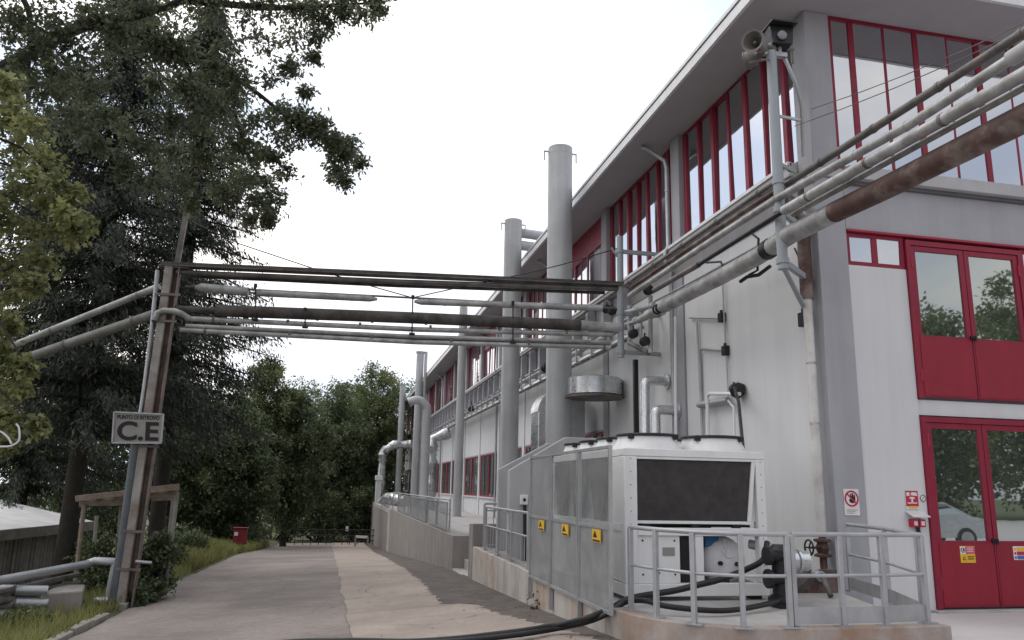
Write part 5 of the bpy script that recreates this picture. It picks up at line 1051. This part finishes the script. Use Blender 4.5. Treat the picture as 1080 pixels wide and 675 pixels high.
blobs = [(10,8,40),(50,10,45),(95,12,40),(140,15,40),(180,20,38),(225,15,38),(265,12,35),(300,8,32),(335,8,26),(362,10,20),(385,12,15),(398,8,9),
 (40,50,38),(85,55,34),(165,55,30),(200,58,34),(240,52,36),(280,45,36),(312,38,28),(335,35,16),(20,85,32),(60,92,30),(90,90,22),(165,85,20),(190,95,30),(225,95,32),(260,90,34),(290,82,26),(308,70,16),
 (175,125,26),(205,130,32),(240,130,30),(270,128,26),(298,118,22),(318,125,17),(335,138,15),(352,150,14),(368,160,12),(378,170,10),(355,178,13),(362,190,9),(300,145,18),(290,165,16),(300,180,14),(270,160,20),(245,165,24),(215,165,26),(185,160,24),(255,190,20),(270,210,16),(285,222,12),(262,228,12),(240,205,16),(225,195,16),(150,150,24),(160,190,22),(190,190,24),(205,215,16),(130,130,20),(110,120,22),(80,125,26),(50,130,24),(100,150,18),(130,175,18),(330,60,10),(322,95,8),(283,232,7),(345,20,14),(120,45,22),(110,70,18)]
cs, rs = [], []
for x, y, r in blobs:
    for k_ in range(1):
        p = at(x+random.uniform(-.4,.4)*r*(k_ > 0), y+random.uniform(-.4,.4)*r*(k_ > 0), Y=10.6+.004*x+random.uniform(-.9,.9)); cs.append(tuple(p)); rs.append(depth(p)*r/FPX*random.uniform(.7,1.0))
for p in limb_pts: cs.append(tuple(p+Vector((random.uniform(-.15,.15), random.uniform(-.35,.0), random.uniform(-.15,.15))))); rs.append(random.uniform(.22,.36))
# more of the same crown above and left of the frame
for k_ in range(50):
    p = at(random.uniform(-330,220), random.uniform(-330,-10), Y=random.uniform(8.8,12.5)); cs.append(tuple(p)); rs.append(random.uniform(.4,.7))
pos, ax, no_, ln = sprays(cs, rs, 22, 14, .074, droop=.35, flat=.8, up=.0)
add_mesh('crown', leaf_mesh('crown', pos, ax, no_, ln, ln*.72, 'oak', G_OAK, tuple(ob)), OK_)
# near maple at the left edge
mb_ = Vector((-5.6, 7.6, zground(-5.6, 7.6))); MP = thing('maple_tree', 'yellow green maple with broad leaves at the left edge', 'tree', tuple(mb_))
tb = MB(); limb(tb, mb_-Vector((0,0,.3)), mb_+Vector((.2,.2,7.2)), .2, .06, 0, 7, .15)
blobs = [(10,110,30),(30,130,26),(15,160,34),(45,165,26),(60,190,18),(20,200,38),(55,215,24),(78,205,12),(30,240,36),(65,245,22),(82,240,12),(92,235,8),(15,280,34),(45,275,26),(12,310,24),(34,300,13),(0,340,20),(14,345,14),(5,375,20),(18,390,14),(28,385,8),(2,415,16),(22,412,9),(4,440,14),(20,446,9),(5,470,10),(38,450,6),(5,90,18),(70,225,14),(35,190,20),(0,130,30),(0,230,30),(-20,180,40),(-25,260,40),(-30,330,36),(-25,400,30),(-20,100,40),(-30,450,26),(-60,200,50),(-60,320,50),(-70,120,50)]
cs, rs = [], []
for x, y, r in blobs:
    p = at(x, y, Y=7.7+random.uniform(-.6,.6)); cs.append(tuple(p)); rs.append(depth(p)*r/FPX*.95)
    if random.random() < .6: limb(tb, mb_+Vector((.1,.1,random.uniform(1.8,6.5))), p, .035, .006, .05, 5, .15)
part('trunk', tb, M['bark'], MP)
pos, ax, no_, ln = sprays(cs, [r_*.85 for r_ in rs], 15, 13, .062, droop=.4, flat=.8)
add_mesh('crown', leaf_mesh('crown', pos, ax, no_, ln, ln*.72, 'maple', G_MAPLE, tuple(mb_)), MP)
# spruces
pA = at(66, 600, Y=21.5); spruce('dark spruce with trunk in front of the pale shed roof', (pA.x, pA.y, zground(pA.x, pA.y)), 17, 4.0, 3, z_low=.24, n_wh=34)
pB = at(160, 600, Y=25.5); spruce('dark spruce whose drooping branches hang right of the beam pole', (pB.x, pB.y, zground(pB.x, pB.y)), 18.5, 3.7, 5, z_low=.24, n_wh=34)
pC = at(10, 600, Y=30); spruce('dark spruce farthest left behind the shed', (pC.x, pC.y, zground(pC.x, pC.y)), 19, 4.6, 9, z_low=.16, n_wh=34)
# trees behind
def bgtree(label, px, Y, ztop_px, Rpx, mt, seed, **kw):
    g = at(px, 560, Y=Y); zt = at(px, ztop_px, Y=Y).z; z0 = zground(g.x, g.y); H = zt-z0; r = depth((g.x, Y, 2))*Rpx/FPX
    broadleaf('broadleaf_tree', label, (g.x, Y, z0), H, r, .12+H*.012, mt, seed=seed, group='trees at the end of the road', **kw)
kw = dict(n_clump=170, twigs=14, leaves=12, L0=.22)
bgtree('round dark evergreen beside the hose cabinet', 238, 50, 430, 52, G_FARDARK, 2, crown_z=.5, low=.02, **kw)
bgtree('pale green rounded tree above the far evergreens', 265, 56, 374, 46, G_FAR, 4, crown_z=.6, **kw)
bgtree('wide dark tree filling the gap behind the spruces', 205, 48, 395, 60, G_FARDARK, 6, crown_z=.5, low=.02, **kw)
bgtree('low dark tree overhanging the end of the road from the left', 300, 56, 415, 44, G_FARDARK, 8, crown_z=.55, low=.12, **kw)
bgtree('mid green tree over the end of the road', 338, 70, 402, 50, G_FARDARK, 10, crown_z=.55, low=.06, **kw)
bgtree('tall dark tree left of the far stacks', 392, 74, 380, 44, G_FAR, 12, crown_z=.6, low=.1, **kw)
bgtree('dark tree directly behind the far stacks', 432, 92, 400, 52, G_FAR, 14, crown_z=.55, low=.05, **kw)
bgtree('dark tree behind the road barrier', 372, 72, 455, 40, G_FARDARK, 16, crown_z=.5, low=.02, **kw)
bgtree('light green tree low behind the end of the road', 305, 88, 398, 52, G_FAR, 18, crown_z=.5, low=.02, **kw)
bgtree('mid green tree between the far hedge and the tall dark tree', 360, 82, 398, 48, G_FAR, 22, crown_z=.55, low=.05, **kw)
bgtree('dark broad tree far left behind the shed', 95, 46, 330, 100, G_FARDARK, 20, crown_z=.5, low=.02, n_clump=130, twigs=13, leaves=11, L0=.24)
# hedge closing the view behind the far fence
random.seed(77)
for i, (x, y, h, r, lab) in enumerate(((-4.5,66,4.5,2.2,'dark hedge clump left of the far fence'),(-1.2,67,4.2,2.2,'dark hedge clump behind the left half of the far fence'),(1.8,66,4.4,2.2,'dark hedge clump behind the right half of the far fence'),(4.6,68,4.6,2.4,'dark hedge clump behind the end of the walkway'),(-8,62,5,2.6,'dark hedge clump beside the verge end'))):
    t = thing('hedge_clump', lab, 'hedge', (x, y, -3.0), 'hedge behind the far fence'); cs, rs, tb = [], [], MB()
    for k_ in range(40):
        c = Vector((x+random.uniform(-1,1)*r, y+random.uniform(-1,1)*.9, -3.0+h*random.uniform(.05,.95))); cs.append(tuple(c)); rs.append(.75)
        if k_ % 4 == 0: limb(tb, (x, y, -3.0), c, .05, .01, 0, 4, .2)
    part('stems', tb, M['bark'], t); pos, ax, no_, ln = sprays(cs, rs, 13, 10, .2); add_mesh('foliage', leaf_mesh('foliage', pos, ax, no_, ln, ln*.7, 'diamond', G_FARDARK, (x, y, -3.0)), t)
# wood beyond, one mass
random.seed(5); cs, rs = [], []
for k_ in range(420):
    x = random.uniform(-75, 34); y = random.uniform(96, 112); h = 13+4*math.sin(x*.21)+2.5*math.sin(x*.57+1); z = -3.2+h*random.random()**.8
    cs.append((x, y, z)); rs.append(random.uniform(1.4, 2.6))
pos, ax, no_, ln = sprays(cs, rs, 11, 10, .5)
o = bpy.data.objects.new('far_wood', leaf_mesh('far_wood', pos, ax, no_, ln, ln*.7, 'diamond', G_FARDARK, (0,0,0))); COL.objects.link(o); tag(o, 'dark mass of woodland far beyond the road end', 'woodland', kind='stuff')
# trees behind the camera that the front glass mirrors
for i, (x, y, h, r) in enumerate(((30,-34,11,6),(40,-36,12.5,6),(48,-35,17,7),(60,-36,22,8),(22,-40,9,6),(74,-30,22,9))):
    broadleaf('broadleaf_tree', ['smallest', 'second', 'third', 'fourth', 'lowest left', 'largest right'][i]+' tree of the row mirrored in the red door glass', (x, y, -.3), h, r, .25, G_FAR, n_clump=150, twigs=14, leaves=12, L0=.42, crown_z=.52, low=.02, group='trees mirrored in the door', seed=40+i)
# shrubs
def shrub(label, px, Y, ztop, Rpx, mt, seed, zoff=0, n=26, L0=.10, tw=12, lv=10):
    random.seed(seed); g = at(px, 600, Y=Y); z0 = zground(g.x, g.y)-.05; zt = at(px, ztop, Y=Y).z; r = depth((g.x, Y, 1))*Rpx/FPX
    t = thing('shrub', label, 'shrub', (g.x, Y, z0), 'shrubs on the bank'); cs, rs = [], []; tb = MB()
    for k_ in range(n):
        a = random.uniform(0, 6.28); q = random.random()**.5; c = Vector((g.x+r*q*math.cos(a), Y+r*q*math.sin(a), z0+(zt-z0)*random.uniform(.12, .95)*(1-.4*q))); cs.append(tuple(c)); rs.append(max(.16, r*.34))
        if k_ % 2 == 0: limb(tb, (g.x, Y, z0), c, .02, .005, 0, 4, .2)
    part('stems', tb, M['bark'], t); pos, ax, no_, ln = sprays(cs, rs, tw, lv, L0); add_mesh('foliage', leaf_mesh('foliage', pos, ax, no_, ln, ln*.6, 'diamond', mt, (g.x, Y, z0)), t)
shrub('leafy shrub filling the shelter right of the beam pole', 163, 17.9, 545, 20, G_BUSH, 1, n=44); shrub('creeper clump under the shelter roof left of the pole', 108, 19.5, 548, 16, G_BUSH, 2, n=30)
shrub('pale fern like shrub beside the shelter', 178, 26, 568, 14, G_BUSH, 3, n=30); shrub('light green bush in front of the shed boards', 88, 21.5, 560, 18, G_FAR, 4, n=30); shrub('dark bush behind the hose cabinet verge', 190, 33, 550, 22, G_FARDARK, 5, n=40)
shrub('dark bush at the top of the grass verge', 255, 49, 545, 24, G_FARDARK, 6, n=40); shrub('low bush at the foot of the pole', 150, 17.3, 606, 12, G_BUSH, 7, n=22, L0=.08)
shrub('weeds round the concrete block', 40, 15.0, 648, 24, G_FAR, 8, n=24, L0=.08)
shrub('small weed growing in the gutter against the low wall', 563, 11.9, 612, 3, G_BUSH, 9, n=5, L0=.05, tw=6, lv=6)
# grass verge
n = 34000; gx_ = XL-.12-RNG.random(n)**1.3*4.2; gy_ = 8+(RNG.random(n)**1.35)*46
keepm = RNG.random(n) < np.clip(1.35-np.abs(np.sin(gx_*1.3+gy_*.7))*.5, 0, 1); gx_, gy_ = gx_[keepm], gy_[keepm]
gz_ = np.array([zground(float(a), float(b_)) for a, b_ in zip(gx_, gy_)])
pos = np.stack([gx_, gy_, gz_-.02], 1); k = len(pos); ax = np.stack([RNG.normal(0,.35,k), RNG.normal(0,.35,k), np.ones(k)], 1); no_ = RNG.normal(size=(k,3)); no_[:,2] = 0
ln = RNG.uniform(.10,.30,k)*np.where(gy_ > 25, 1.5, 1.0)
o = bpy.data.objects.new('grass', leaf_mesh('grass', pos, ax, norm(no_), ln, np.where(gy_ > 25, .045, .022), 'blade', G_GRASS, (0,0,0))); COL.objects.link(o); tag(o, 'rough yellow green grass on the verge left of the road', 'grass', kind='stuff')
# fallen leaves and grit by the hose
n = 260; px_ = RNG.uniform(.2, 3.0, n); py_ = 8.5+RNG.random(n)**1.6*9; pz_ = np.array([zroad(float(a), float(b_)) for a, b_ in zip(px_, py_)])+.006
sel = RNG.random(n) < np.clip((px_-1)/2, .15, 1); pos = np.stack([px_, py_, pz_], 1)[sel]; k = len(pos)
ax = np.stack([RNG.normal(size=k), RNG.normal(size=k), np.zeros(k)], 1); no_ = np.tile([0,0,1.], (k,1))+RNG.normal(size=(k,3))*.25; ln = RNG.uniform(.02,.06,k)
o = bpy.data.objects.new('leaf_litter', leaf_mesh('leaf_litter', pos, ax, norm(no_), ln, ln*.5, 'diamond', leaf_mat('dry_leaves', (.04,.025,.015), (.14,.09,.05), .1), (0,0,0))); COL.objects.link(o); tag(o, 'dry leaves and twigs scattered along the gutter', 'leaf litter', kind='stuff')
